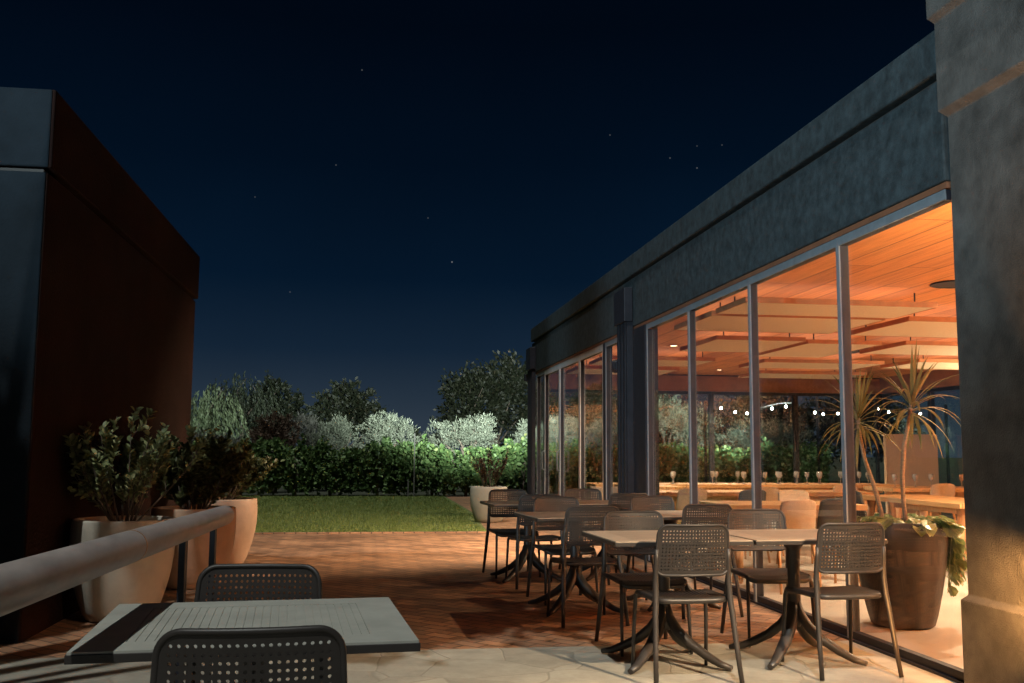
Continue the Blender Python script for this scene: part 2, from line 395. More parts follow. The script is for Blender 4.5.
for k, (y0, y1) in enumerate(((13.67,15.28),(15.29,16.92),(16.93,18.40))): bay('sliding_door', y0, y1, M['alulight'], sw=.06, top=.09, bot=.10, handle=(k > 0))
bay('window', 18.41, 19.25, M['alu'], sw=.022)
bpart('threshold', M['steel'], MB().box(3.255, 3.345, 5.19, 19.28, -.003, .012))
# end glazing and header
xs = [3.45, 5.1, 6.9, 8.7, 10.5]
bpart('header_beam', M['brownwall'], MB().box(3.45, 10.54, 19.5, 19.6, 2.5, 2.81))
for i in range(4):
    mb = MB(); x0, x1 = xs[i]+.003, xs[i+1]-.003; y = 19.57
    mb.box(x0, x0+.045, y-.045, y+.045, 0, 2.495).box(x1-.045, x1, y-.045, y+.045, 0, 2.495).box(x0+.045, x1-.045, y-.04, y+.04, 2.435, 2.495).box(x0+.045, x1-.045, y-.04, y+.04, 0, .07)
    w = bpart('window', M['steel'], mb)
    MB().box(x0+.04, x1-.04, y-.005, y+.005, .06, 2.44).build('pane', M['glass'], w)

# ceiling things
def ceiling_panel(x0, x1, y0, y1, label, z=2.67, t=.05):
    r = empty('acoustic_panel', ((x0+x1)/2, (y0+y1)/2, z), 0, label, 'ceiling panel', 'acoustic panels hung under the timber ceiling')
    hx, hy = (x1-x0)/2, (y1-y0)/2
    MB().box(-hx+.012, hx-.012, -hy+.012, hy-.012, 0, t-.004).build('panel_face', M['panel'], r)
    MB().box(-hx, hx, -hy, -hy+.012, -.003, t).box(-hx, hx, hy-.012, hy, -.003, t).box(-hx, -hx+.012, -hy+.012, hy-.012, -.003, t).box(hx-.012, hx, -hy+.012, hy-.012, -.003, t).build('edge_band', M['paneledge'], r)
    for sx in (-1,1):
        for sy in (-1,1): MB().box(sx*(hx-.15)-.006, sx*(hx-.15)+.006, sy*(hy-.15)-.006, sy*(hy-.15)+.006, t, 2.83-z).build('hanger', M['steel'], r)
for a in ((3.50,5.45,8.92,9.74,'tan hanging ceiling panel nearest the tall potted plant, highest in the view'),
          (3.50,5.42,9.86,11.15,'tan hanging ceiling panel directly behind the highest one near the front glass'),
          (5.70,7.70,9.88,11.25,'tan hanging ceiling panel above the potted strap leaved plant, deeper in the room'),
          (4.30,5.48,11.95,13.45,'small tan hanging ceiling panel at the middle of the front windows'),
          (5.60,6.62,12.15,14.00,'tan hanging ceiling panel with long edge receding, right of the small one'),
          (6.90,9.00,12.05,13.30,'wide tan hanging ceiling panel just above the plant leaf tips'),
          (3.55,5.30,14.80,15.90,'tan hanging ceiling panel behind the small one, seen in the left window'),
          (6.10,8.10,14.80,15.90,'tan hanging ceiling panel far back behind the dark ceiling grille'),
          (8.40,10.30,14.30,15.50,'tan hanging ceiling panel far right in the room above the beige screen'),
          (7.95,9.95,10.00,11.30,'tan hanging ceiling panel at right edge beside the pillar, partly hidden'),
          (3.55,5.30,16.60,17.80,'tan hanging ceiling panel farthest back, left by the dark post'),
          (6.90,8.90,16.90,18.00,'tan hanging ceiling panel farthest back, just before the header beam')):
    ceiling_panel(*a)
DL = empty('ceiling_downlight', (5.72,8.62,2.83), 0, 'lit round recessed downlight beside the round ceiling grille', 'downlight', 'recessed downlights in the timber ceiling')
MB().lathe([(.075,0),(.095,-.004),(.095,-.012),(.07,-.012),(.065,-.002)], 24).build('trim_ring', M['paneledge'], DL)
MB().lathe([(.066,-.004),(.0,-.0045)], 24).build('lens', M['down'], DL)
dls = [(5.72,8.62)]
for x, y, lb in ((6.6,18.2,'small lit downlight far back below the dark rectangular grille'),
                 (4.45,14.2,'small lit downlight in leftmost front window above a hanging panel'),
                 (5.3,18.6,'small lit downlight far back at header beam, left of the grille'),
                 (9.3,8.6,'lit downlight behind the pillar side of the ceiling'),
                 (6.6,6.6,'lit downlight over the floor behind the big pot')):
    dup(DL, (x,y,2.83), 0, lb); dls.append((x,y))
g = empty('ceiling_grille', (5.36,8.48,2.83), 0, 'flat round grey speaker grille in the timber ceiling beside the downlight', 'grille')
MB().lathe([(.20,0),(.215,-.004),(.215,-.014),(.195,-.014),(.19,-.008)], 32).build('rim', M['steel'], g)
mb = MB().lathe([(.19,-.006),(0,-.0065)], 32); mb.build('grille_face', mat('grille_cloth', (.13,.085,.06), .8), g)
g = empty('air_vent', (6.6,14.3,2.83), 0, 'dark rectangular slatted air vent in the far timber ceiling', 'air vent')
mb = MB().box(-.9,.9,-.35,-.31,-.02,0).box(-.9,.9,.31,.35,-.02,0).box(-.9,-.86,-.31,.31,-.02,0).box(.86,.9,-.31,.31,-.02,0); mb.build('vent_frame', M['steel'], g)
mb = MB()
for k in range(10): mb.box(-.86,.86,-.29+.06*k,-.26+.06*k,-.016,-.002)
mb.build('slats', M['darkwall'], g)

# beige screen at the east side, put in for a reflection, and low sideboard
s = empty('reflection_screen', (10.0,17.3,0), R(4), 'plain beige screen put in for a reflection at the far right of the dining room', 'partition')
MB().box(-.62,.45,-.04,.04,.05,1.62).build('screen_panel', M['beige'], s, bevel=.008)
MB().box(-.55,-.42,-.2,.2,0,.05).build('foot', M['steel'], s); MB().box(.25,.4,-.2,.2,0,.05).build('foot', M['steel'], s)

# ------------------------------------------------------------------ annex building at left
ab = empty('annex_building', (-2.2,7.04,0), 0, 'windowless dark box building with rust brown flank and a grooved parapet', 'building')
L0 = 7.04; L1 = 13.03
def apart(name, m, mb, bevel=0):
    o = mb.build(name, m, ab, bevel=bevel); o.location = -ab.location; return o
apart('wall', M['annexside'], MB().box(-2.6,-2.2,L0+.012,L1,-.01,3.13), bevel=.01)
apart('wall', M['annexfront'], MB().box(-9.5,-2.21,L0,L0+.3,-.01,3.13), bevel=.01)
apart('wall', M['annexside'], MB().box(-9.5,-2.62,L1-.3,L1-.01,-.01,3.13))
apart('groove', M['darkwall'], MB().box(-9.4,-2.24,L0+.05,L1-.05,3.12,3.165))
apart('parapet', M['annexside'], MB().box(-2.6,-2.17,L0-.012,L1+.02,3.16,3.71), bevel=.012)
apart('parapet', M['annexfront'], MB().box(-9.5,-2.19,L0-.022,L0+.28,3.16,3.707), bevel=.012)
apart('roof', M['darkwall'], MB().box(-9.5,-2.62,L0+.3,L1-.02,3.3,3.5))

# ------------------------------------------------------------------ chair
def perforated(surf, W, H, nu, nv, mg, cr, hole=.26, ns=8):
    """grid of round holes with a solid rounded margin; surf(u, v) maps plane (metres) to 3-D"""
    verts = []; faces = []; idx = {}
    iw, ih = W-2*mg, H-2*mg; pw, ph = iw/nu, ih/nv
    def lp(i, j):
        k = (i, j)
        if k not in idx:
            idx[k] = len(verts); verts.append((-iw/2+i*pw/2, -ih/2+j*ph/2))
        return idx[k]
    for a in range(nu):
        for c in range(nv):
            i, j = 2*a, 2*c
            ring = [lp(i+2,j+1),lp(i+2,j+2),lp(i+1,j+2),lp(i,j+2),lp(i,j+1),lp(i,j),lp(i+1,j),lp(i+2,j)]
            cx, cy = -iw/2+(a+.5)*pw, -ih/2+(c+.5)*ph
            n = len(verts)
            for k in range(8):
                an = k*PI/4; verts.append((cx+math.cos(an)*hole*pw, cy+math.sin(an)*hole*ph))
            for k in range(8): faces.append((ring[k], ring[(k+1)%8], n+(k+1)%8, n+k))
    per = [(i,0) for i in range(2*nu)] + [(2*nu,j) for j in range(2*nv)] + [(i,2*nv) for i in range(2*nu,0,-1)] + [(0,j) for j in range(2*nv,0,-1)]
    outer = []
    for (i, j) in per:
        x, y = verts[idx[(i,j)]]
        ox = x/(iw/2)*(W/2); oy = y/(ih/2)*(H/2)
        ax, ay = abs(ox)-(W/2-cr), abs(oy)-(H/2-cr)
        if ax > 0 and ay > 0:
            # move onto the corner arc
            th = math.atan2(ay, ax)
            ox = math.copysign(W/2-cr+cr*math.cos(th), ox); oy = math.copysign(H/2-cr+cr*math.sin(th), oy)
        outer.append(len(verts)); verts.append((ox, oy))
    n = len(per)
    for k in range(n):
        faces.append((idx[per[k]], outer[k], outer[(k+1)%n], idx[per[(k+1)%n]]))
    edge = [verts[k] for k in outer]
    mb = MB(); mb.v = [tuple(surf(u, v)) for u, v in verts]; mb.f = faces; mb.sm = [True]*len(faces)
    return mb, [Vector(surf(u, v)) for u, v in edge]

def solid(o, t):
    m = o.modifiers.new('solid', 'SOLIDIFY'); m.thickness = t; m.offset = 0; bake(o)
    for p in o.data.polygons: p.use_smooth = False

def make_chair():
    """moulded stacking chair; faces +y (the back is at -y)"""
    r = empty('terrace_chair', (0,0,0)); r['category'] = 'chair'; r['group'] = 'moulded chairs on the terrace'
    pm = M['plastic']
    def back(u, v):          # v from the panel centre upward, leaning back, bowed
        z = .715+v
        y = -.205-.20*(z-.45)*.62 - .0
        y += .035*((u/.22)**2)*.9
        return (u*(1-.04*(v/.15)), y, z)
    mb, edge = perforated(back, .415, .275, 20, 12, .022, .055)
    o = mb.build('backrest', pm, r); solid(o, .006)
    fr = MB(); fr.tube(edge+[edge[0], edge[1]], .0085, 8, cap=False)
    # join the rim into the backrest mesh
    tmp = fr.build('rim', pm)
    bm = bmesh.new(); bm.from_mesh(o.data); bm.from_mesh(tmp.data); bm.to_mesh(o.data); bm.free()
    bpy.data.objects.remove(tmp)
    def seat(u, v):          # dished seat with a waterfall front edge
        d = 1-(u/.21)**2
        z = .452-.016*max(d,0)*(1-min(1,abs(v)/.24)**2)-.03*max(0,(v-.14)/.08)**2
        return (u*(1+.05*v/.2), v+.0, z)
    mb, edge = perforated(seat, .42, .425, 16, 16, .045, .06, hole=.27)
    o = mb.build('seat', pm, r); solid(o, .007)
    fr = MB()
    fr.tube([e-Vector((0,0,.012)) for e in edge+[edge[0], edge[1]]], .014, 8, cap=False, flat=.55)
    tmp = fr.build('rim', pm); bm = bmesh.new(); bm.from_mesh(o.data); bm.from_mesh(tmp.data); bm.to_mesh(o.data); bm.free(); bpy.data.objects.remove(tmp)
    for s in (-1, 1):
        # rear leg runs up the side of the back
        MB().tube([(s*.243,-.292,0),(s*.232,-.255,.18),(s*.222,-.222,.36),(s*.214,-.206,.45),(s*.2115,-.194,.54),(s*.2105,-.1985,.60),(s*.2085,-.207,.66),(s*.2075,-.213,.72)], [.010,.0112,.0125,.0132,.0125,.011,.0095,.0085], 10, flat=1.35, ref=(0,1,0)).build('leg', pm, r)
        MB().tube([(s*.226,.225,0),(s*.221,.205,.22),(s*.216,.188,.40),(s*.21,.176,.437),(s*.208,.10,.442),(s*.21,-.12,.444),(s*.214,-.206,.447)], [.010,.0112,.0125,.013,.0125,.0125,.0125], 10, flat=1.2, ref=(1,0,0)).build('leg', pm, r)
    return r

chairs = [ # x, y, heading (0 faces +y), label
 (1.80,5.66, 1, 'perforated chair with its back to us, left one at the nearest right tables'),
 (2.755,5.72, 3, 'perforated chair with its back to us, directly before the big indoor pot'),
 (1.80,6.42, 183, 'chair facing us across the nearest right tables, beside the end of the tabletop'),
 (2.72,6.60, 178, 'chair facing us across the nearest right tables, against the glass'),
 (1.64,7.52, 4, 'dark chair with its back to us, left one at the second row of tables'),
 (2.61,7.80, 6, 'dark chair with its back to us, right one at the second row beside the glass'),
 (1.68,8.52, 186, 'chair facing us across the second row of tables, left one'),
 (2.60,8.72, 184, 'chair facing us across the second row of tables, right one by the glass'),
 (1.60,9.55, 5, 'dark chair with its back to us, left one at the farthest row of tables'),
 (2.50,9.78, 8, 'dark chair with its back to us, right one at the farthest row by the window'),
 (1.50,10.30, 186, 'leftmost chair of the farthest row, facing us beside the table end'),
 (2.34,10.50, 184, 'chair facing us across the farthest row, in front of the sliding doors'),
 (-.37,3.36, 176, 'blue black perforated chair facing us behind the slatted table by the rail'),
 (-.255,2.58, 2, 'closest perforated chair, back to us, cut by the bottom of the view'),
]
c0 = make_chair()
for i, (x, y, a, lb) in enumerate(chairs):
    if i == 0:
        c0.location = (x,y,0); c0.rotation_euler.z = R(a); c0['label'] = lb
    else: dup(c0, (x,y,0), R(a), lb)

# ------------------------------------------------------------------ terrace tables
def make_table(tm, w=.82, d=.78):
    r = empty('terrace_table', (0,0,0)); r['category'] = 'table'; r['group'] = 'pedestal tables on the terrace'
    hw, hd = w/2, d/2; z1 = .75; z0 = .730; mg = .12
    top = MB()
    top.box(-hw,hw,-hd,-hd+mg,z0,z1).box(-hw,hw,hd-mg,hd,z0,z1).box(-hw,-hw+mg,-hd+mg,hd-mg,z0,z1).box(hw-mg,hw,-hd+mg,hd-mg,z0,z1)
    top.box(-hw+mg,hw-mg,-hd+mg,hd-mg,z0,z1-.003)
    n = 26; pw = (w-2*mg)/n
    for k in range(n): top.box(-hw+mg+k*pw+.0025,-hw+mg+(k+1)*pw-.0025,-hd+mg+.003,hd-mg-.003,z1-.003,z1-.0005)
    # outline with slightly rounded corners comes from a bevel on the outer slab
    o = top.build('tabletop', tm, r)
    MB().box(-hw-.004,hw+.004,-hd-.004,-hd,z0-.008,z1-.006).box(-hw-.004,hw+.004,hd,hd+.004,z0-.008,z1-.006).box(-hw-.004,-hw,-hd,hd,z0-.008,z1-.006).box(hw,hw+.004,-hd,hd,z0-.008,z1-.006).build('edge_band', M['plastic'], r, bevel=.0015)
    MB().lathe([(.035,.19),(.045,.22),(.04,.30),(.037,.50),(.042,.66),(.075,.705),(.16,.716),(.16,.7215)], 16).build('column', M['plastic'], r)
    for k in range(4):
        an = PI/4+k*PI/2; c, s = math.cos(an), math.sin(an)
        pts = [(.015,.36),(.035,.27),(.085,.195),(.17,.125),(.27,.07),(.36,.030),(.43,.016)]
        MB().tube([(c*q, s*q, z) for q, z in pts], [.018,.027,.031,.029,.026,.021,.015], 10, ref=(0,0,1), flat=1.25).build('leg', M['plastic'], r)
    return r
T0 = make_table(M['tabletop'])
tabs = [(1.80,6.00,1.8,'nearest right terrace table, brown top, its left end clear of the glass'),
        (2.645,6.03,1.8,'nearest right terrace table pushed against the window by the pillar'),
        (1.68,8.06,5,'second row terrace table, the left one, seen between chair backs'),
        (2.51,8.17,5,'second row terrace table standing next to the glass'),
        (1.60,9.98,4,'farthest terrace table with its end pointing to the lawn'),
        (2.43,10.06,4,'farthest row terrace table beside the window, mostly hidden')]
for i, (x, y, a, lb) in enumerate(tabs):
    if i == 0: T0.location = (x,y,0); T0.rotation_euler.z = R(a); T0['label'] = lb
    else: dup(T0, (x,y,0), R(a), lb)
TL = make_table(M['tablecool'], .875, .81)
TL.location = (-.32,3.11,0); TL.rotation_euler.z = R(4.5); TL['label'] = 'grey slatted terrace table beside the handrail, crossed by a diagonal dark shadow'

# ------------------------------------------------------------------ handrail
hr = empty('handrail', (-.9,4.5,0), 0, 'thick round metal handrail with dark flat posts running beside the grey table', 'handrail')
def hpart(name, m, mb, parent=None):
    o = mb.build(name, m, parent or hr); o.location = -hr.location; return o
P0, P1 = Vector((-.70,.6,1.002)), Vector((-.70,5.24,.926)); dr = (P1-P0).normalized()
hpart('rail', M['rail'], MB().tube([P0, P0.lerp(P1,.25), P0.lerp(P1,.5), P0.lerp(P1,.75), P1-dr*.012, P1-dr*.003, P1], [.0485,.0485,.0485,.0485,.0485,.0465,.041], 28))
hpart('joint_ring', M['copper'], MB().tube([P0.lerp(P1,.56)-dr*.006, P0.lerp(P1,.56)+dr*.006], .0497, 28))
hpart('end_cap', M['alu'], MB().tube([P1+dr*.001, P1+dr*.006], .038, 24))
for t in (.09,.755,.922):
    p = P0.lerp(P1,t)
    hpart('post', M['steel'], MB().box(p.x-.012,p.x+.012,p.y-.03,p.y+.03,-.003,p.z-.045))

# ------------------------------------------------------------------ pots
def make_pot(name, label, m, loc, rt=.36, rb_=.235, h=.73, cat='planter', group=None, rim=.03, sides=40, bulge=.02, pw=2.0, ridge=0):
    r = empty(name, loc, 0, label, cat, group)
    pr = [(rb_-.02,0),(rb_,.015)]
    for k in range(1,11):
        t = k/10; pr.append((rb_+(rt-rb_)*(1-(1-t)**pw)+bulge*math.sin(PI*t), h*t if k < 10 else h-.012))
    pr += [(rt-.004,h-.003),(rt-.012,h),(rt-rim,h),(rt-rim-.006,h-.008),(rt-rim-.012,h-.09)]
    pb = MB().lathe(pr, sides)
    if ridge:                                                # shallow vertical flutes
        pb.v = [(x*(1+ridge*abs(math.sin(math.atan2(y,x)*5+.6))), y*(1+ridge*abs(math.sin(math.atan2(y,x)*5+.6))), z) for x, y, z in pb.v]
    pb.build('pot_body', m, r)
    mb = MB(); n = 14
    for k in range(24):
        a0, a1 = 2*PI*k/24, 2*PI*(k+1)/24; rr = rt-rim-.008
        v = len(mb.v); mb.v += [(0,0,h-.045),(rr*math.cos(a0),rr*math.sin(a0),h-.06),(rr*math.cos(a1),rr*math.sin(a1),h-.06)]; mb.f.append((v,v+1,v+2)); mb.sm.append(True)
    mb.build('soil', M['soil'], r)
    return r
make_pot('garden_pot', 'large pale pot standing against the rust brown wall behind the handrail', M['white'], (-1.80,7.98,0), .365, .245, .735, group='planters around the terrace')
make_pot('garden_pot', 'warm lit pale pot in the middle of the row along the brown wall', M['potwarmlit'], (-1.58,9.75,0), .375, .25, .72, group='planters around the terrace')
make_pot('garden_pot', 'warm lit pale pot farthest along the brown wall, nearest the lawn', M['potwarmlit'], (-1.575,11.55,0), .375, .25, .72, group='planters around the terrace')
make_pot('garden_pot', 'pale cream pot at the lawn corner near the restaurant doors', M['white'], (2.19,18.1,0), .33, .24, .63, group='planters around the terrace')
make_pot('indoor_pot', 'tall dark brown pot just inside the glass beside the pillar', M['potdark'], (3.93,7.05,0), .325, .215, .76, rim=.035, bulge=.0, sides=80, pw=1.75, ridge=.035)

# ------------------------------------------------------------------ foliage
def leaf(mb, p, d, n, L, W):
    """pointed oval leaf: base p, direction d, normal n"""
    s = d.cross(n).normalized(); v = len(mb.v); k = n*(L*.08)
    for q in (p, p+d*(L*.35)+s*(W*.5)+k, p+d*(L*.72)+s*(W*.38)+k*.6, p+d*L-k, p+d*(L*.72)-s*(W*.38)+k*.6, p+d*(L*.35)-s*(W*.5)+k): mb.v.append(tuple(q))
    mb.f.append((v,v+1,v+2,v+3)); mb.f.append((v,v+3,v+4,v+5)); mb.sm += [False,False]
def tri(mb, p, d, n, L, W):
    s = d.cross(n).normalized(); v = len(mb.v)
    for q in (p, p+d*(L*.5)+s*(W*.5), p+d*L, p+d*(L*.5)-s*(W*.5)): mb.v.append(tuple(q))
    mb.f.append((v,v+1,v+2,v+3)); mb.sm.append(False)
def rv(): 
    while 1:
        v = Vector((rnd.uniform(-1,1),rnd.uniform(-1,1),rnd.uniform(-1,1)))
        if .05 < v.length < 1: return v
def shrub(name, label, loc, stems, hgt, spread, m, L=.05, W=.026, per=26, sub=4, limit=None, group=None, density=1., zc=.45):
    r = empty(name, loc, 0, label, 'shrub', group); st = MB(); fo = MB()
    def ok(p): return (not limit) or limit(Vector(loc)+p)
    def twig(p0, d, ln, rad, lvl, start):
        pts = [p0]; p = p0.copy(); dd = d.copy(); n = 5
        for k in range(n):
            dd = (dd+rv()*.13+Vector((0,0,.10))).normalized(); p = p+dd*(ln/n)
            if not ok(p): break
            pts.append(p.copy())
        if len(pts) < 2: return
        st.tube(pts, [rad*(1-.7*k/max(1,len(pts)-1)) for k in range(len(pts))], 5)
        seglen = ln/n
        for k in range(per if lvl else per//2):
            t = rnd.uniform(start, 1); i = min(int(t*(len(pts)-1)), len(pts)-2); f = t*(len(pts)-1)-i
            q = pts[i].lerp(pts[i+1], f); ax = (pts[i+1]-pts[i]).normalized()
            o = rv(); o = (o-ax*o.dot(ax)).normalized()
            dl = (o*.8+ax*.75+Vector((0,0,.1))).normalized(); nn = (ax*.7-o*.5+rv()*.4).normalized()
            s = rnd.uniform(.7,1.2); leaf(fo, q, dl, nn, L*s, W*s)
        if lvl == 0:
            for k in range(sub):
                t = rnd.uniform(.35,.95); i = min(int(t*(len(pts)-1)), len(pts)-2)
                twig(pts[i].copy(), (dd+rv()*.8).normalized(), ln*rnd.uniform(.25,.45), rad*.5, 1, .1)
    for s in range(stems):
        a = 2*PI*s/stems+rnd.uniform(-.3,.3); tilt = rnd.uniform(.1,1)*spread
        d = Vector((math.cos(a)*tilt, math.sin(a)*tilt, 1)).normalized()
        twig(Vector((math.cos(a)*.07, math.sin(a)*.07, 0)), d, hgt*rnd.uniform(.72,1.08), .009, 0, zc)
    st.build('stem', M['bark'], r); fo.build('foliage', m, r, fixn=False)
    return r
wall_lim = lambda p: p.x > -2.16 or p.y < 7.0
shrub('potted_shrub', 'upright oval leaved shrub in the pale pot by the brown wall', (-1.80,7.98,.68), 16, .80, 1.25, M['l_shrub'], .062, .038, per=20, sub=5, limit=wall_lim, group='shrubs in planters', zc=.3)
shrub('potted_shrub', 'dense dark shrub in the middle warm lit pot', (-1.58,9.75,.66), 26, .66, 1.25, M['l_dark'], .07, .04, per=34, sub=7, limit=wall_lim, group='shrubs in planters', zc=.15)
shrub('potted_shrub', 'dense dark shrub in the farthest warm lit pot by the lawn', (-1.575,11.55,.66), 26, .62, 1.3, M['l_dark'], .07, .04, per=34, sub=7, limit=wall_lim, group='shrubs in planters', zc=.15)
shrub('potted_shrub', 'thin twiggy shrub in the cream pot at the lawn corner', (2.19,18.1,.57), 12, .66, .75, M['l_brown'], .05, .025, per=14, sub=5, group='shrubs in planters', zc=.3)

# indoor strap-leaved plants
def strap_plant(label, loc, trunk, nl, LL):
    r = empty('dracaena_plant', loc, 0, label, 'plant', 'strap leaved plants in the indoor pot')
    t = [Vector(p) for p in trunk]
    MB().tube(t, [.017,.016,.016,.015,.015,.014][:len(t)], 9).build('trunk', M['dracbark'], r)
    fo = MB(); top = t[-1]
    for k in range(nl):
        a = k*2.39996; f = (k+.5)/nl
        el = 1.45-1.7*f+rnd.gauss(0,.12)           # young leaves upright, old ones hang
        L = LL*rnd.uniform(.8,1.1); w = .0135
        d = Vector((math.cos(a)*math.cos(el), math.sin(a)*math.cos(el), math.sin(el)))
        p = top+Vector((0,0,-.10*f)); n = 9; prev = None; droop = .02+.30*f*rnd.uniform(.6,1.4)
        side = Vector((-math.sin(a), math.cos(a), 0))
        v0 = len(fo.v)
        for i in range(n):
            tt = i/(n-1); ww = w*(.55+1.4*tt)*(1 if tt < .35 else max(.02,(1-tt)/.65))
            up = side.cross(d).normalized()
            fo.v += [tuple(p-side*ww+up*ww*.35), tuple(p), tuple(p+side*ww+up*ww*.35)]
            if d.z > -.93: d = (d+Vector((0,0,-1))*droop*(0.4+1.3*tt)).normalized()
            p = p+d*(L/(n-1))
        for i in range(n-1):
            for j in (0,1):
                q = v0+3*i+j; fo.f.append((q,q+1,q+4,q+3)); fo.sm.append(True)
    fo.build('leaves', M['l_drac'], r, fixn=False)
    return r
strap_plant('strap leaved plant with the right trunk and the higher rosette', (3.96,7.00,.69), [(0,0,0),(-.02,0,.2),(-.015,.01,.40),(.0,.0,.62),(.045,.0,.80),(.075,0,.96)], 46, .45)
strap_plant('strap leaved plant with the left leaning trunk, its rosette behind the mullion', (3.88,7.18,.69), [(0,0,0),(-.03,0,.16),(-.07,.01,.33),(-.13,.02,.52),(-.165,.02,.70),(-.175,.02,.86)], 42, .44)
# trailing plant over the rim
vr = empty('trailing_plant', (3.93,7.05,.72), 0, 'variegated trailing plant spilling over the rim of the dark indoor pot', 'plant')
st = MB(); fo = MB()
def heart(p, out, s):
    d = (out*.6+Vector((0,0,-.55))+rv()*.35).normalized(); n = (out+Vector((0,0,.5))+rv()*.4).normalized()
    leaf(fo, p, d, n, s, s*.95)
for k in range(42):
    a = rnd.uniform(0,2*PI); rr = rnd.uniform(.05,.27)
    if k < 14: a = rnd.uniform(-.55,.15); rr = .26
    out = Vector((math.cos(a),math.sin(a),0)); p = out*rr+Vector((0,0,-.03)); pts = [p]
    if k < 14:
        drop = rnd.uniform(.25,.50); pts = [p, out*.29+Vector((0,0,.05)), out*.335+Vector((0,0,.045)), out*.36+Vector((0,0,-.05)), out*.365+Vector((rnd.uniform(-.03,.03),rnd.uniform(-.06,.06),-drop*.6)), out*.36+Vector((0,rnd.uniform(-.09,.09),-drop))]
    else:
        pts = [p, p+out*.04+Vector((0,0,.09)), p+out*.10+Vector((0,0,.10)), p+out*.15+Vector((0,0,.06))]
    st.tube(pts, .0035, 5)
    for q in range(len(pts)*3):
        i = rnd.randrange(len(pts)-1); pp = pts[i].lerp(pts[i+1], rnd.random())
        heart(pp+rv()*.02, (out+rv()*.6).normalized(), rnd.uniform(.07,.12))
st.build('stem', M['l_vine'], vr); fo.build('leaves', M['l_vine'], vr, fixn=False)

# hedge
hd = empty('hedge', (3,28.6,0), 0, 'long clipped green leafy hedge closing the lawn in front of the olive trees', 'hedge')
fo = MB()
def hz(x): return 1.31+.08*math.sin(x*1.7)+.06*math.sin(x*4.3+1)+.05*math.sin(x*9.1)
core = MB()
x = -10.5
while x < 10.5:                                   # leafy shoots, each a column of sprays
    x += rnd.uniform(.02,.055); y0 = rnd.uniform(-.45,.40); top = hz(x+3)+rnd.gauss(0,.05)+(rnd.uniform(.05,.28) if rnd.random() < .12 else 0)
    z = rnd.uniform(.07,.34); lean = rnd.gauss(0,.10); fr = y0 < -.2
    while z < top:
        cx = x+lean*(z-.5)+rnd.gauss(0,.04); cyy = y0+rnd.gauss(0,.05)-.08*math.sin((z-.2)*2.6)
        out = Vector((rnd.gauss(0,.5), -.8 if fr else rnd.gauss(0,.7), rnd.uniform(0,.9))).normalized()
        for q in range(5):
            d = (out*.7+rv()*.8).normalized(); n = (out*.6+rv()*.7+Vector((0,0,.3))).normalized(); s_ = rnd.uniform(.6,1.3)
            leaf(fo, Vector((cx,cyy,z))+rv()*.05, d, n, .135*s_, .082*s_)
        z += rnd.uniform(.035,.075)
for k in range(17):
    x = -10.2+k*1.27+rnd.uniform(-.2,.2); st = MB(); st.tube([(x,-.12,0),(x+rnd.uniform(-.03,.03),-.1,.25),(x+rnd.uniform(-.1,.1),-.1,.55),(x+rnd.uniform(-.2,.2),0,1.0)], [.05,.042,.03,.015], 7)
    for q in range(4): st.tube([(x,-.1,.3),(x+rnd.uniform(-.4,.4),rnd.uniform(-.3,.2),.8),(x+rnd.uniform(-.5,.5),rnd.uniform(-.35,.3),1.15)], [.02,.012,.006], 5)
    st.build('stem', M['bark'], hd)
fo.build('foliage', M['l_hedge'], hd, fixn=False)
for x, lb in ((1.30,'tall thin grey stake standing in front of the hedge at the back of the lawn'), (1.14,'short pale stake at the foot of the hedge beside the taller one')):
    tag(MB().box(x-.014,x+.014,27.90,27.93,-.01,1.75 if x > 1.2 else .48).build('stake', M['stake']), lb, 'stake')

# trees
def tree(name, label, loc, th, clumps, m, n, L, W, group, cat='tree', droop=0, tr=.14, bm=None, up=.15):
    r = empty(name, loc, 0, label, cat, group); tk = MB(); fo = MB()
    cc = [(Vector(c[:3]), c[3], c[4]) for c in clumps]
    zmin = min(c.z for c,_,_ in cc)
    base = [(0,0,-.05),(tr*.3,0,th*.35),(rnd.uniform(-.1,.1),0,th*.7),(rnd.uniform(-.2,.2),0,th)]
    tk.tube(base, [tr,tr*.8,tr*.65,tr*.45], 9)
    for c, rx, rz in cc:
        a = Vector(base[2]); m1 = a.lerp(c,.5)+rv()*.15*rx
        tk.tube([a, m1, c, c+Vector((rnd.uniform(-.4,.4)*rx,rnd.uniform(-.4,.4)*rx,rz*.6))], [tr*.42,tr*.27,tr*.14,tr*.05], 6)
    tot = sum(rx*rx*rz for _,rx,rz in cc)
    for c, rx, rz in cc:
        k = int(n*rx*rx*rz/tot); nc = max(10, k//34)
        for q in range(nc):
            v = rv(); v = v.normalized()*(rnd.random()**.42); v = Vector((v.x*rx, v.y*rx, v.z*rz)); s = .16*rx+.12*L*4
            out = v.normalized()
            if droop:
                ln = rnd.uniform(.5,1)*droop; p = c+v; d = Vector((out.x*.35,out.y*.35,-1)).normalized()
                for j in range(34):
                    t = rnd.random(); pp = p+d*(ln*t)+rv()*.09; dd = (d+rv()*.45).normalized(); tri(fo, pp, dd, rv().normalized(), L*rnd.uniform(.7,1.3), W)
            else:
                sx = s*rnd.uniform(.6,1.25); ax = (out*.8+rv()*.8+Vector((0,0,up))).normalized()
                for j in range(34):
                    pp = c+v+Vector((rnd.gauss(0,.5)*sx,rnd.gauss(0,.5)*sx,rnd.gauss(0,.42)*sx))+ax*sx*rnd.uniform(-.3,.8)
                    dd = (ax*.9+rv()*.9).normalized(); sz = rnd.uniform(.7,1.3); tri(fo, pp, dd, rv().normalized(), L*sz, W*sz)
    tk.build('trunk', bm or M['bark'], r); fo.build('crown', m, r, fixn=False)
    return r
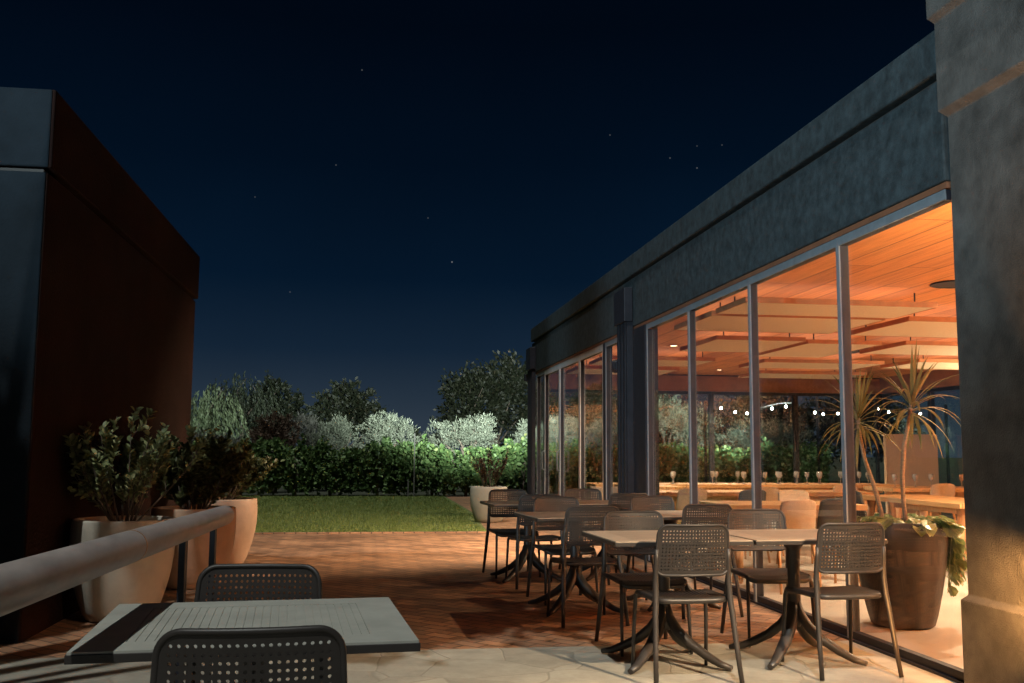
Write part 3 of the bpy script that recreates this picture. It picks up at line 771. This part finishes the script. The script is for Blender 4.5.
def blobs(w, z0, z1, k, d=.7, seed=0):
    q = random.Random(seed); out = []
    for i in range(k):
        t = (i+.5)/k; x = (t-.5)*w*(.75)+q.uniform(-.1,.1)*w; h = z1-z0
        e = 1-(2*abs(x)/w)**2*.6
        rz = h*.36*q.uniform(.8,1.1); out.append((x, q.uniform(-.3,.3)*w*d*.5, z0+rz*.9+(h*e-1.9*rz)*q.uniform(.35,1), w*.5*q.uniform(.42,.62), rz))
    return out
G = 'silvery trees floodlit behind the hedge'
ol = [(3.10,31.2,2.1,1.1,2.55,'bright silvery olive tree right of the gap behind the cream pot',1),
      (.62,31.2,1.75,1.0,2.6,'silvery olive tree left of the dark gap above the hedge',2),
      (-1.0,31.6,1.3,.9,2.5,'grey green olive tree with feathery top left of the stake',3),
      (5.3,31.0,1.6,1.0,2.4,'silvery olive tree cut by the far post of the restaurant',4),
      (9.6,31.5,3.0,1.2,3.2,'bright floodlit olive seen through the dining room windows',5),
      (13.4,32.5,3.4,.9,2.6,'grey olive seen through the dining room behind the strap leaved plant',6)]
for x, y, w, z0, z1, lb, s in ol:
    tree('olive_tree', lb, (x,y,0), z0+.3, blobs(w, z0, z1, 5, seed=s), M['l_olive'], 6500, .11, .022, G, up=.7)
tree('feathery_shrub', 'russet brown feathery shrub behind the hedge, left of the olives', (-2.75,30.6,0), .8, blobs(1.5,.8,2.45,4,seed=11), M['l_brown'], 4200, .14, .03, G, 'shrub', up=.8)
tree('feathery_shrub', 'pale grey wispy shrub behind the hedge at far left', (-4.9,30.8,0), .7, blobs(3.0,.6,2.0,5,seed=12), M['l_grey'], 6000, .16, .022, G, 'shrub', up=.9)
tree('feathery_shrub', 'grey wispy shrub rising between the russet shrub and the olives', (-1.95,32.2,0), .8, blobs(1.5,.8,2.6,4,seed=13), M['l_grey'], 3600, .16, .022, G, 'shrub', up=.9)
G2 = 'tall dark trees beyond the garden'
tree('willow_tree', 'weeping willow hanging pale strands beside the brown building', (-7.4,44,0), 2.6, [(-.3,0,2.9,1.1,.8),(.9,.2,3.3,1.0,.9),(-1.0,.1,2.6,.9,.7)], M['l_willow'], 9000, .17, .045, G2, droop=2.0)
tree('willow_tree', 'taller rounded weeping willow left of the dark gap', (-5.6,46,0), 3, [(-.2,0,3.9,1.25,1.0),(.8,.2,3.6,1.0,.9),(-.9,0,3.5,1.0,.9)], M['l_willow2'], 9000, .17, .05, G2, droop=2.3)
tree('broadleaf_tree', 'dark rounded tree just right of the weeping willow', (-4.3,47,0), 2, blobs(2.8,1.4,4.7,6,seed=21), M['l_tree'], 8000, .18, .10, G2)
tree('broadleaf_tree', 'dark rounded tree low in the middle behind the olives', (-1.05,45.5,0), 1.6, blobs(3.1,1.3,4.4,6,seed=22), M['l_tree'], 8000, .18, .10, G2)
tree('broadleaf_tree', 'big dark tree rising beside the far corner of the restaurant', (5.9,45.5,0), 2, blobs(5.4,1.2,6.0,9,seed=23), M['l_tree'], 15000, .19, .10, G2)
tree('broadleaf_tree', 'small black bush in the gap between two olive trees', (2.25,40,0), .8, blobs(1.3,.6,2.2,3,seed=24), M['l_tree'], 2500, .16, .09, G2)
for x, y, w, h, s, lb in ((8.8,43,4.2,4.6,31,'dark leafy tree seen through leftmost front window of the dining room'),(12.6,42,4.6,4.4,32,'dark leafy tree seen through the middle of the dining room windows'),(17.2,43,5,4.2,33,'dark leafy tree seen behind the strap leaved plant'),(21.5,42,5,4.4,34,'dark leafy tree at the far right of the garden view')):
    tree('broadleaf_tree', lb, (x,y,0), 1.6, blobs(w,.8,h,7,seed=s), M['l_tree'], 9000, .2, .11, G2)
for x, y, w, h, s, lb in ((-9.5,38,5,4.2,35,'dark tree hidden left of the willow behind the brown building'),(-14,42,6,5.5,36,'tall dark tree far left behind the brown building')):
    tree('broadleaf_tree', lb, (x,y,0), 1.6, blobs(w,.8,h,7,seed=s), M['l_tree'], 7000, .2, .11, G2)

tree('broadleaf_tree', 'unseen tree added behind the viewer at the left to shade the terrace', (-4.6,1.6,0), 7.0, [(2.7,1.2,9.0,.8,.8),(2.9,.9,9.4,1.2,.8),(2.95,3.0,9.1,.7,.8),(3.2,2.6,9.5,1.3,.9),(4.5,1.6,9.0,1.2,.8),(4.6,3.4,9.4,1.3,.9),(3.4,4.6,9.1,1.2,.8),(5.0,5.0,9.3,1.1,.8),(2.8,5.0,9.2,.7,.7),(.95,1.30,8.3,.16,.15)], M['l_tree'], 17000, .22, .13, G2, tr=.2)  # out of view; crown clumps placed to cut the light on the terrace
# festoon lights behind the dining room
cb = empty('festoon_cable', (9.8,26,2.55), 0, 'thin black cable of festoon lights strung behind the dining room', 'cable')
pts = []; bx = [9.45,9.85,10.19,10.9,11.3,12.13,12.37,12.80,13.98,14.3,15.23]
for i in range(41):
    x = 9+7*i/40; pts.append((x-9.8, 0, .10*math.cos((x-9)*2*PI/2.33)-.02))
cmb = MB().tube(pts, .006, 5); cmb.build('wire', M['cable'], cb)
for q in (-.8, 6.2): MB().box(q-.03,q+.03,-.03,.03,-2.56,.1).build('pole', M['steel'], cb)
B0 = None
blab = ['tiny bulb at the left end of the festoon','bulb just right of the left end of the festoon','bright bulb beside the second mullion','bright bulb in front of the floodlit olive crown','dim bulb right of the floodlit olive crown','first of three close bulbs left of the plant mullion','second of three close bulbs left of the plant mullion','bulb touching the mullion by the potted plant','bright bulb between the two rosettes','small bulb beside the right rosette','bright bulb at the right end of the festoon']
for i, x in enumerate(bx):
    z = 2.55+.10*math.cos((x-9)*2*PI/2.33)-.02-.01
    if not B0:
        B0 = empty('festoon_bulb', (x,26,z), 0, blab[i], 'bulb', 'festoon bulbs behind the dining room')
        MB().lathe([(.014,0),(.014,-.05),(.02,-.055)], 10).build('socket', M['cable'], B0)
        MB().lathe([(.012,-.056),(.023,-.07),(.029,-.092),(.022,-.118),(.0,-.126)], 12).build('globe', M['bulb'], B0)
    else: dup(B0, (x,26,z), 0, blab[i])

# ------------------------------------------------------------------ dining room furniture
def timber_table(label, loc, w, d, rz=0):
    r = empty('dining_table', loc, rz, label, 'table', 'long timber dining tables'); hw, hd = w/2, d/2
    MB().box(-hw,hw,-hd,hd,.695,.75).build('tabletop', M['timber'], r, bevel=.005)
    MB().box(-hw+.12,hw-.12,-.03,.03,.60,.693).build('apron', M['timberleg'], r)
    for s in (-1,1):
        for q in (-1,1):
            MB().tube([(s*(hw-.16),q*(hd-.12),.694),(s*(hw-.10),q*(hd-.03),.0)], .055, 4, ref=(1,0,0)).build('leg', M['timberleg'], r)
        MB().box(s*(hw-.14)-.02,s*(hw-.14)+.02,-hd+.12,hd-.12,.20,.26).build('stretcher', M['timberleg'], r)
    return r
timber_table('timber dining table closest to the front glass, beside the indoor pot', (4.2,9.85,0), 1.45, .85)
timber_table('long timber dining table in the middle of the room with a lone chair before it', (5.1,12.95,0), 3.2, .85)
timber_table('long timber dining table crowded with glasses at the back of the room', (6.2,16.1,0), 5.2, .9)
timber_table('timber dining table with splayed legs beside the pillar, end toward us', (6.5,10.75,0), 2.2, .9, R(90))
timber_table('timber dining table in front of the beige screen', (8.75,14.5,0), 2.0, .9)
timber_table('timber dining table near the sliding doors seen through the left window', (4.3,7.9+7.3,0), 1.2, .8, R(90))

def make_dining_chair(fab):
    r = empty('dining_chair', (0,0,0)); r['category'] = 'chair'; r['group'] = 'upholstered chairs in the dining room'
    bk = MB(); nu, nv = 10, 6
    def f(u, v, o): 
        a = (u-.5)*1.5; w = .25
        return (math.sin(a)*w*(1.15-.08*v), -.20-.07*v+ (1-math.cos(a))*.16 + o, .50+.34*v*(1-.10*(2*abs(u-.5))**4))
    grid = [[f(i/nu, j/nv, 0) for i in range(nu+1)] for j in range(nv+1)]
    for j in range(nv+1):
        for i in range(nu+1): bk.v.append(grid[j][i])
    for j in range(nv):
        for i in range(nu): q = j*(nu+1)+i; bk.f.append((q,q+1,q+nu+2,q+nu+1)); bk.sm.append(True)
    o = bk.build('backrest', fab, r); m = o.modifiers.new('s','SOLIDIFY'); m.thickness = .035; m.offset = 0
    m = o.modifiers.new('b','BEVEL'); m.width = .012; m.segments = 3; m.limit_method = 'ANGLE'; bake(o)
    MB().box(-.23,.23,-.20,.23,.43,.50).build('seat', fab, r, bevel=.025)
    for s in (-1,1):
        MB().tube([(s*.18,.18,.43),(s*.21,.22,0)], [.018,.012], 8).build('leg', M['timberleg'], r)
        MB().tube([(s*.18,-.17,.43),(s*.21,-.24,0)], [.018,.012], 8).build('leg', M['timberleg'], r)
    return r
dc = [(4.85,10.80,178,'tan dining chair standing alone between two tables in the middle window'),
      (3.85,8.95,10,'tan dining chair nearest the glass, its rounded back to us'),
      (3.80,11.75,5,'tan dining chair behind the second mullion, back to us'),
      (4.9,12.15,-4,'tan dining chair with its back to us before the long middle table'),
      (6.35,12.45,190,'tan dining chair at the far end of the splayed leg table'),
      (8.2,13.7,0,'tan dining chair drawn up to the table before the beige screen'),
      (7.3,10.9,90,'tan dining chair on the far side of the splayed leg table')]
D0 = make_dining_chair(M['tan'])
for i, (x, y, a, lb) in enumerate(dc):
    if i == 0: D0.location = (x,y,0); D0.rotation_euler.z = R(a); D0['label'] = lb
    else: dup(D0, (x,y,0), R(a), lb)
D1 = make_dining_chair(M['blackfab'])
for i, (x, y, a, lb) in enumerate(((4.35,11.35,15,'black dining chair half hidden by the second mullion'),(4.35,9.15,4,'black dining chair tucked under the table nearest the glass'),(5.75,10.9,-90,'black dining chair at the near side of the splayed leg table'))):
    if i == 0: D1.location = (x,y,0); D1.rotation_euler.z = R(a); D1['label'] = lb
    else: dup(D1, (x,y,0), R(a), lb)
# glasses
gp = [(.03,0),(.034,.003),(.006,.009),(.0045,.05),(.0045,.085),(.02,.10),(.036,.125),(.039,.155),(.034,.20),(.0325,.20),(.037,.155),(.034,.127),(.018,.103),(.0,.098)]
W0 = None; k = 0
def wine(x, y, label):
    global W0
    if W0 is None:
        W0 = MB().lathe(gp, 12).build('wine_glass', M['glassware']); W0.location = (x,y,.751)
        tag(W0, label, 'glass', 'stemmed glasses on the long back table')
    else:
        c = W0.copy(); col.objects.link(c); c.location = (x,y,.751); c['label'] = label
        if 'screen' in label: c['group'] = 'stemmed glasses on the table before the screen'
for i in range(13):
    for j in range(3):
        if rnd.random() < .12: continue
        wine(3.85+i*.37+rnd.uniform(-.07,.07)+.05*j, 15.82+j*.24+rnd.uniform(-.05,.05), 'clear stemmed glass among the crowd of glasses on the long back table')
for i in range(5): wine(8.0+i*.35+rnd.uniform(-.05,.05), 14.45+rnd.uniform(-.2,.2), 'clear stemmed glass on the table before the beige screen')

# ------------------------------------------------------------------ lamps
def light(name, typ, loc, energy, colr, size=.1, rot=None, spot=None, blend=.4):
    d = bpy.data.lights.new(name, typ); d.energy = energy; d.color = colr
    if typ == 'SUN': d.angle = size
    elif typ == 'AREA': d.shape = 'DISK'; d.size = size
    else: d.shadow_soft_size = size
    if typ == 'SPOT': d.spot_size = spot; d.spot_blend = blend
    o = bpy.data.objects.new(name, d); col.objects.link(o); o.location = loc
    if rot is not None: o.rotation_euler = rot
    return o
def aim(frm, to): return (Vector(to)-Vector(frm)).to_track_quat('-Z','Y').to_euler()
WARM = (1,.74,.47)
for x, y in dls: light('downlight_lamp', 'SPOT', (x,y,2.80), 720, WARM, .07, (0,0,0), R(150), .6)
for o in [o for o in bpy.data.objects if o.name.startswith('acoustic_panel')]:
    hx = max(abs(v.co.x) for c in kids(o) if c.name.startswith('edge_band') for v in c.data.vertices); hy = max(abs(v.co.y) for c in kids(o) if c.name.startswith('edge_band') for v in c.data.vertices)
    a = light('ceiling_fill_light', 'AREA', (o.location.x, o.location.y, 2.728), 2.8*4*hx*hy, WARM, 1, (R(180),0,0)); a.data.shape = 'RECTANGLE'; a.data.size = 2*hx-.06; a.data.size_y = 2*hy-.06  # area light added above each panel, hidden from below, to brighten the ceiling
# added wall sconces lighting the ceiling, out of sight along the east and south walls
for x, y in ((10.3,5.5),(10.3,9.5),(10.3,12.0),(5.2,.9),(8.2,.9)):
    s = empty('added_wall_sconce', (x,y,1.9), 0, None, 'wall lamp', 'added unseen lamps on the inner walls')
    s['label'] = 'added unseen half bowl lamp on an inner wall lighting the ceiling'
    MB().lathe([(.02,-.12),(.10,-.05),(.13,.02),(.125,.02),(.095,-.045),(.0,-.11)], 20).build('bowl', M['alu'], s)
    MB().box(-.03,.25 if x > 10 else .03,-.03 if x > 10 else -.33,.03,-.13,-.10).build('bracket', M['steel'], s)
    light('added_sconce_light', 'SPOT', (x,y,2.0), 1500, WARM, .10, (R(180),0,0), R(172), .35)
for x, y in ((4.5,4.6),(6.2,4.2),(8.4,6.4),(9.7,9.6),(9.95,14.6)):  # floor lamps added out of view to brighten the ceiling
    t = empty('added_floor_lamp', (x,y,0), 0, 'added unseen floor lamp brightening the ceiling of the dining room', 'floor lamp', 'added uplighting floor lamps')
    MB().lathe([(.15,0),(.15,.02),(.02,.03)], 20).build('base', M['steel'], t); MB().tube([(0,0,.02),(0,0,1.82)], .012, 8).build('pole', M['steel'], t)
    MB().lathe([(.02,1.80),(.12,1.86),(.16,1.93),(.155,1.93),(.115,1.87),(.0,1.82)], 20).build('bowl', M['steel'], t)
    light('added_floor_light', 'SPOT', (x,y,1.92), {4.5:420,6.2:1000,8.4:1100,9.7:350,9.95:140}[x], WARM, .08, (R(180),0,0), R(170), .35)
# ground uplight at the pillar
u = empty('bollard_light', (3.07,4.02,0), 0, 'round bollard light standing beside the rough pillar', 'lamp')
MB().lathe([(.09,0),(.09,.60),(.08,.61),(.075,.60)], 20).build('housing', M['steel'], u); MB().lathe([(.074,.595),(0,.596)], 20).build('lens', M['upl'], u)
light('uplight_lamp', 'SPOT', (3.10,4.02,.68), 620, (1,.44,.12), .03, aim((3.10,4.02,.68),(3.29,4.60,.52)), R(62), .9)
light('uplight_lamp', 'SPOT', (3.03,4.02,.68), 200, (1,.47,.16), .03, aim((3.03,4.02,.68),(3.2,4.75,3.3)), R(32), .9)
# lamp hidden behind the middle post, added for the terrace; near one out of frame
u = empty('unseen_wall_lamp', (3.17,12.54,2.36), 0, 'small lamp added unseen behind the middle post to light the terrace', 'wall lamp')
MB().lathe([(.02,-.08),(.05,-.07),(.05,.07),(.02,.08)], 16, (0,.075,0)).build('lamp_shade', M['steel'], u); MB().box(-.03,.03,-.04,.02,-.05,.05).build('bracket', M['steel'], u)
light('unseen_wall_light', 'SPOT', (3.08,12.72,2.36), 1300, WARM, .05, aim((3.08,12.72,2.36),(.3,14.0,0)), R(112), .6)
u = empty('unseen_wall_lamp', (3.10,2.45,2.62), 0, 'larger warm wall lamp on the near rough wall', 'wall lamp')
MB().lathe([(.02,.10),(.09,.06),(.10,-.08),(.09,-.08),(.08,.05)], 20).build('lamp_shade', M['steel'], u); MB().box(.06,.17,-.03,.03,.0,.06).build('bracket', M['steel'], u)
light('unseen_wall_light', 'SPOT', (3.10,2.45,2.60), 3100, WARM, .05, aim((3.10,2.45,2.6),(.5,8.6,0)), R(54), .7)
# floodlight on the far corner of the restaurant
f = empty('floodlight', (3.20,19.86,2.74), 0, 'small bright floodlight on the far corner post lighting the garden', 'lamp')
MB().box(-.09,.09,-.02,.09,-.07,.07).build('housing', M['steel'], f, bevel=.01); MB().box(-.075,.075,.091,.10,-.055,.055).build('lens', M['flood'], f)
light('flood_lamp', 'SPOT', (3.20,19.99,2.74), 36000, (.88,1,.93), .08, aim((3.20,19.99,2.74),(2.9,32,5.4)), R(58), .8)
# lamp over the garden behind the dining room
f = empty('garden_lamp', (11.5,24.5,0), 0, 'slim garden lamp post behind the dining room', 'lamp post')
MB().tube([(0,0,0),(0,0,3.2)], .035, 10).build('pole', M['steel'], f); MB().lathe([(.02,3.2),(.16,3.26),(.14,3.34),(.0,3.38)], 16).build('lamp_head', M['steel'], f)
light('garden_lamp_light', 'SPOT', (11.5,24.6,3.12), 9000, (.88,1,.92), .08, aim((11.5,24.6,3.12),(9.7,31.5,2.9)), R(60), .6)

f = empty('garden_spotlight', (-7.0,34.5,0), 0, 'low garden spotlight behind the brown building lighting the willow', 'lamp')
MB().box(-.1,.1,-.08,.08,.0,.05).tube([(0,0,.05),(0,0,.9)], .02, 8).build('stand', M['steel'], f); MB().tube([(0,-.08,.92),(0,.08,.97)], .06, 12).build('lamp_head', M['steel'], f)
light('garden_spotlight_light', 'SPOT', (-7.0,34.65,1.0), 3800, (.80,1,.95), .06, aim((-7.0,34.65,1.0),(-6.6,45,4.2)), R(70), .8)
t = empty('unseen_fill_lamp', (-7.4,-3.2,0), 0, 'added unseen fill lamp on a pole behind the viewer at the left', 'street lamp')  # cool lamp added out of view to brighten the restaurant fascia
MB().tube([(0,0,0),(0,0,2.6)], .045, 12).build('pole', M['steel'], t); MB().box(-.12,.12,-.09,.09,2.6,2.72).build('lamp_head', M['steel'], t)
light('unseen_fill_light', 'SPOT', (-7.27,-3.05,2.55), 6500, (.70,.92,1), .12, aim((-7.27,-3.05,2.55),(3.27,9.6,5.3)), R(40), .5)
# the moonlike street light from the left
SUN_EL, SUN_AZ = R(60), R(74)          # high, from the left and a little behind the camera
sd = Vector((-math.cos(SUN_EL)*math.cos(SUN_AZ), -math.cos(SUN_EL)*math.sin(SUN_AZ), math.sin(SUN_EL)))
light('sun', 'SUN', (-20,0,20), 1.8, (.96,1,.95), R(.5), aim(sd,(0,0,0)))

# ------------------------------------------------------------------ world: night sky with a few stars
w = bpy.data.worlds.new('World'); sc.world = w; w.use_nodes = True
N = w.node_tree.nodes; L = w.node_tree.links; bg = N['Background']
sky = N.new('ShaderNodeTexSky'); sky.sky_type = 'NISHITA'; sky.sun_disc = False
sky.sun_elevation = R(-5.0); sky.sun_rotation = math.atan2(sd.x, sd.y); sky.air_density = 1; sky.dust_density = .6; sky.ozone_density = 3
tc = N.new('ShaderNodeTexCoord')
stars = [(.0,.0,0)]
SKYMUL = 1.0
tcs = N.new('ShaderNodeTexCoord'); sx = N.new('ShaderNodeSeparateXYZ'); L.new(tcs.outputs['Generated'], sx.inputs[0])
ramp = N.new('ShaderNodeValToRGB'); L.new(sx.outputs['Z'], ramp.inputs['Fac'])          # afterglow: paler by the horizon, near black overhead
E_ = ramp.color_ramp.elements; E_[0].position = 0; E_[0].color = (.036,.051,.071,1); E_[1].position = 1; E_[1].color = (.0002,.0012,.0035,1)
for p_, c_ in ((.05,(.0200,.034,.054,1)),(.10,(.0072,.0185,.038,1)),(.17,(.0018,.0090,.0235,1)),(.28,(.0006,.0045,.0125,1)),(.40,(.0003,.0022,.0062,1))):
    e_ = E_.new(p_); e_.color = c_
nz = N.new('ShaderNodeTexNoise'); nz.inputs['Scale'].default_value = 2.2; nz.inputs['Detail'].default_value = 5; L.new(tcs.outputs['Generated'], nz.inputs['Vector'])
nr = N.new('ShaderNodeMapRange'); nr.inputs['From Min'].default_value = .3; nr.inputs['From Max'].default_value = .7; nr.inputs['To Min'].default_value = .86; nr.inputs['To Max'].default_value = 1.16; L.new(nz.outputs['Fac'], nr.inputs['Value'])
mm = N.new('ShaderNodeMix'); mm.data_type = 'RGBA'; mm.blend_type = 'MULTIPLY'; mm.inputs[0].default_value = 1; L.new(ramp.outputs['Color'], mm.inputs[6]); L.new(nr.outputs['Result'], mm.inputs[7])
ad0 = N.new('ShaderNodeMix'); ad0.data_type = 'RGBA'; ad0.blend_type = 'ADD'; ad0.inputs[0].default_value = .1
L.new(mm.outputs[2], ad0.inputs[6]); L.new(sky.outputs['Color'], ad0.inputs[7]); last = ad0.outputs[2]
STAR_DIRS = [((-0.01263, 0.93219, 0.36176), 0.25), ((0.07963, 0.97902, 0.18755), 0.6), ((0.05471, 0.97177, 0.22952), 0.175), ((-0.0358, 0.96056, 0.27574), 0.2), ((0.22777, 0.9238, 0.30774), 0.2), ((-0.07768, 0.98505, 0.15374), 0.175), ((0.28529, 0.9151, 0.28495), 0.25), ((0.31064, 0.90996, 0.27472), 0.3), ((0.33129, 0.89639, 0.29449), 0.175), ((0.309, 0.90422, 0.29479), 0.15), ((-0.11162, 0.96394, 0.24159), 0.15)]
def star_add(last, d, s, rad):
    dp = N.new('ShaderNodeVectorMath'); dp.operation = 'DISTANCE'; dp.inputs[1].default_value = d
    nrm = N.new('ShaderNodeVectorMath'); nrm.operation = 'NORMALIZE'; L.new(tc.outputs['Generated'], nrm.inputs[0]); L.new(nrm.outputs[0], dp.inputs[0])
    mr = N.new('ShaderNodeMapRange'); mr.inputs['From Min'].default_value = 0; mr.inputs['From Max'].default_value = rad; mr.inputs['To Min'].default_value = s; mr.inputs['To Max'].default_value = 0
    L.new(dp.outputs['Value'], mr.inputs['Value'])
    ad = N.new('ShaderNodeMix'); ad.data_type = 'RGBA'; ad.blend_type = 'ADD'; ad.inputs[0].default_value = 1
    L.new(last, ad.inputs[6]); L.new(mr.outputs['Result'], ad.inputs[7]); return ad.outputs[2]
for d, s in STAR_DIRS: last = star_add(last, d, s*.4, .0010)
L.new(last, bg.inputs['Color']); bg.inputs['Strength'].default_value = 1.0

# ------------------------------------------------------------------ camera
cd = bpy.data.cameras.new('camera'); cam = bpy.data.objects.new('camera', cd); col.objects.link(cam); sc.camera = cam
cd.sensor_width = 36; cd.lens = 35.156; cd.clip_end = 1000
pitch, yaw, roll = R(6.3056), R(-8.1632), R(.354)
fw = Vector((0, math.cos(pitch), math.sin(pitch))); rt = Vector((1,0,0)); upv = rt.cross(fw)
Z = Matrix.Rotation(yaw, 3, 'Z'); fw, rt, upv = Z@fw, Z@rt, Z@upv
rt2 = rt*math.cos(roll)+upv*math.sin(roll); up2 = upv*math.cos(roll)-rt*math.sin(roll)
mw = Matrix((( rt2.x,up2.x,-fw.x,0),(rt2.y,up2.y,-fw.y,0),(rt2.z,up2.z,-fw.z,1.25),(0,0,0,1)))
cam.matrix_world = mw

vs = sc.view_settings
sc.display_settings.display_device = 'sRGB'; vs.view_transform = 'Standard'; vs.look = 'None'; vs.exposure = 0; vs.gamma = 1; vs.use_curve_mapping = False
cy = sc.cycles
cy.use_denoising = True; cy.max_bounces = 10; cy.diffuse_bounces = 6; cy.glossy_bounces = 4; cy.transmission_bounces = 8; cy.transparent_max_bounces = 24
cy.sample_clamp_indirect = 6; cy.caustics_reflective = False; cy.caustics_refractive = False
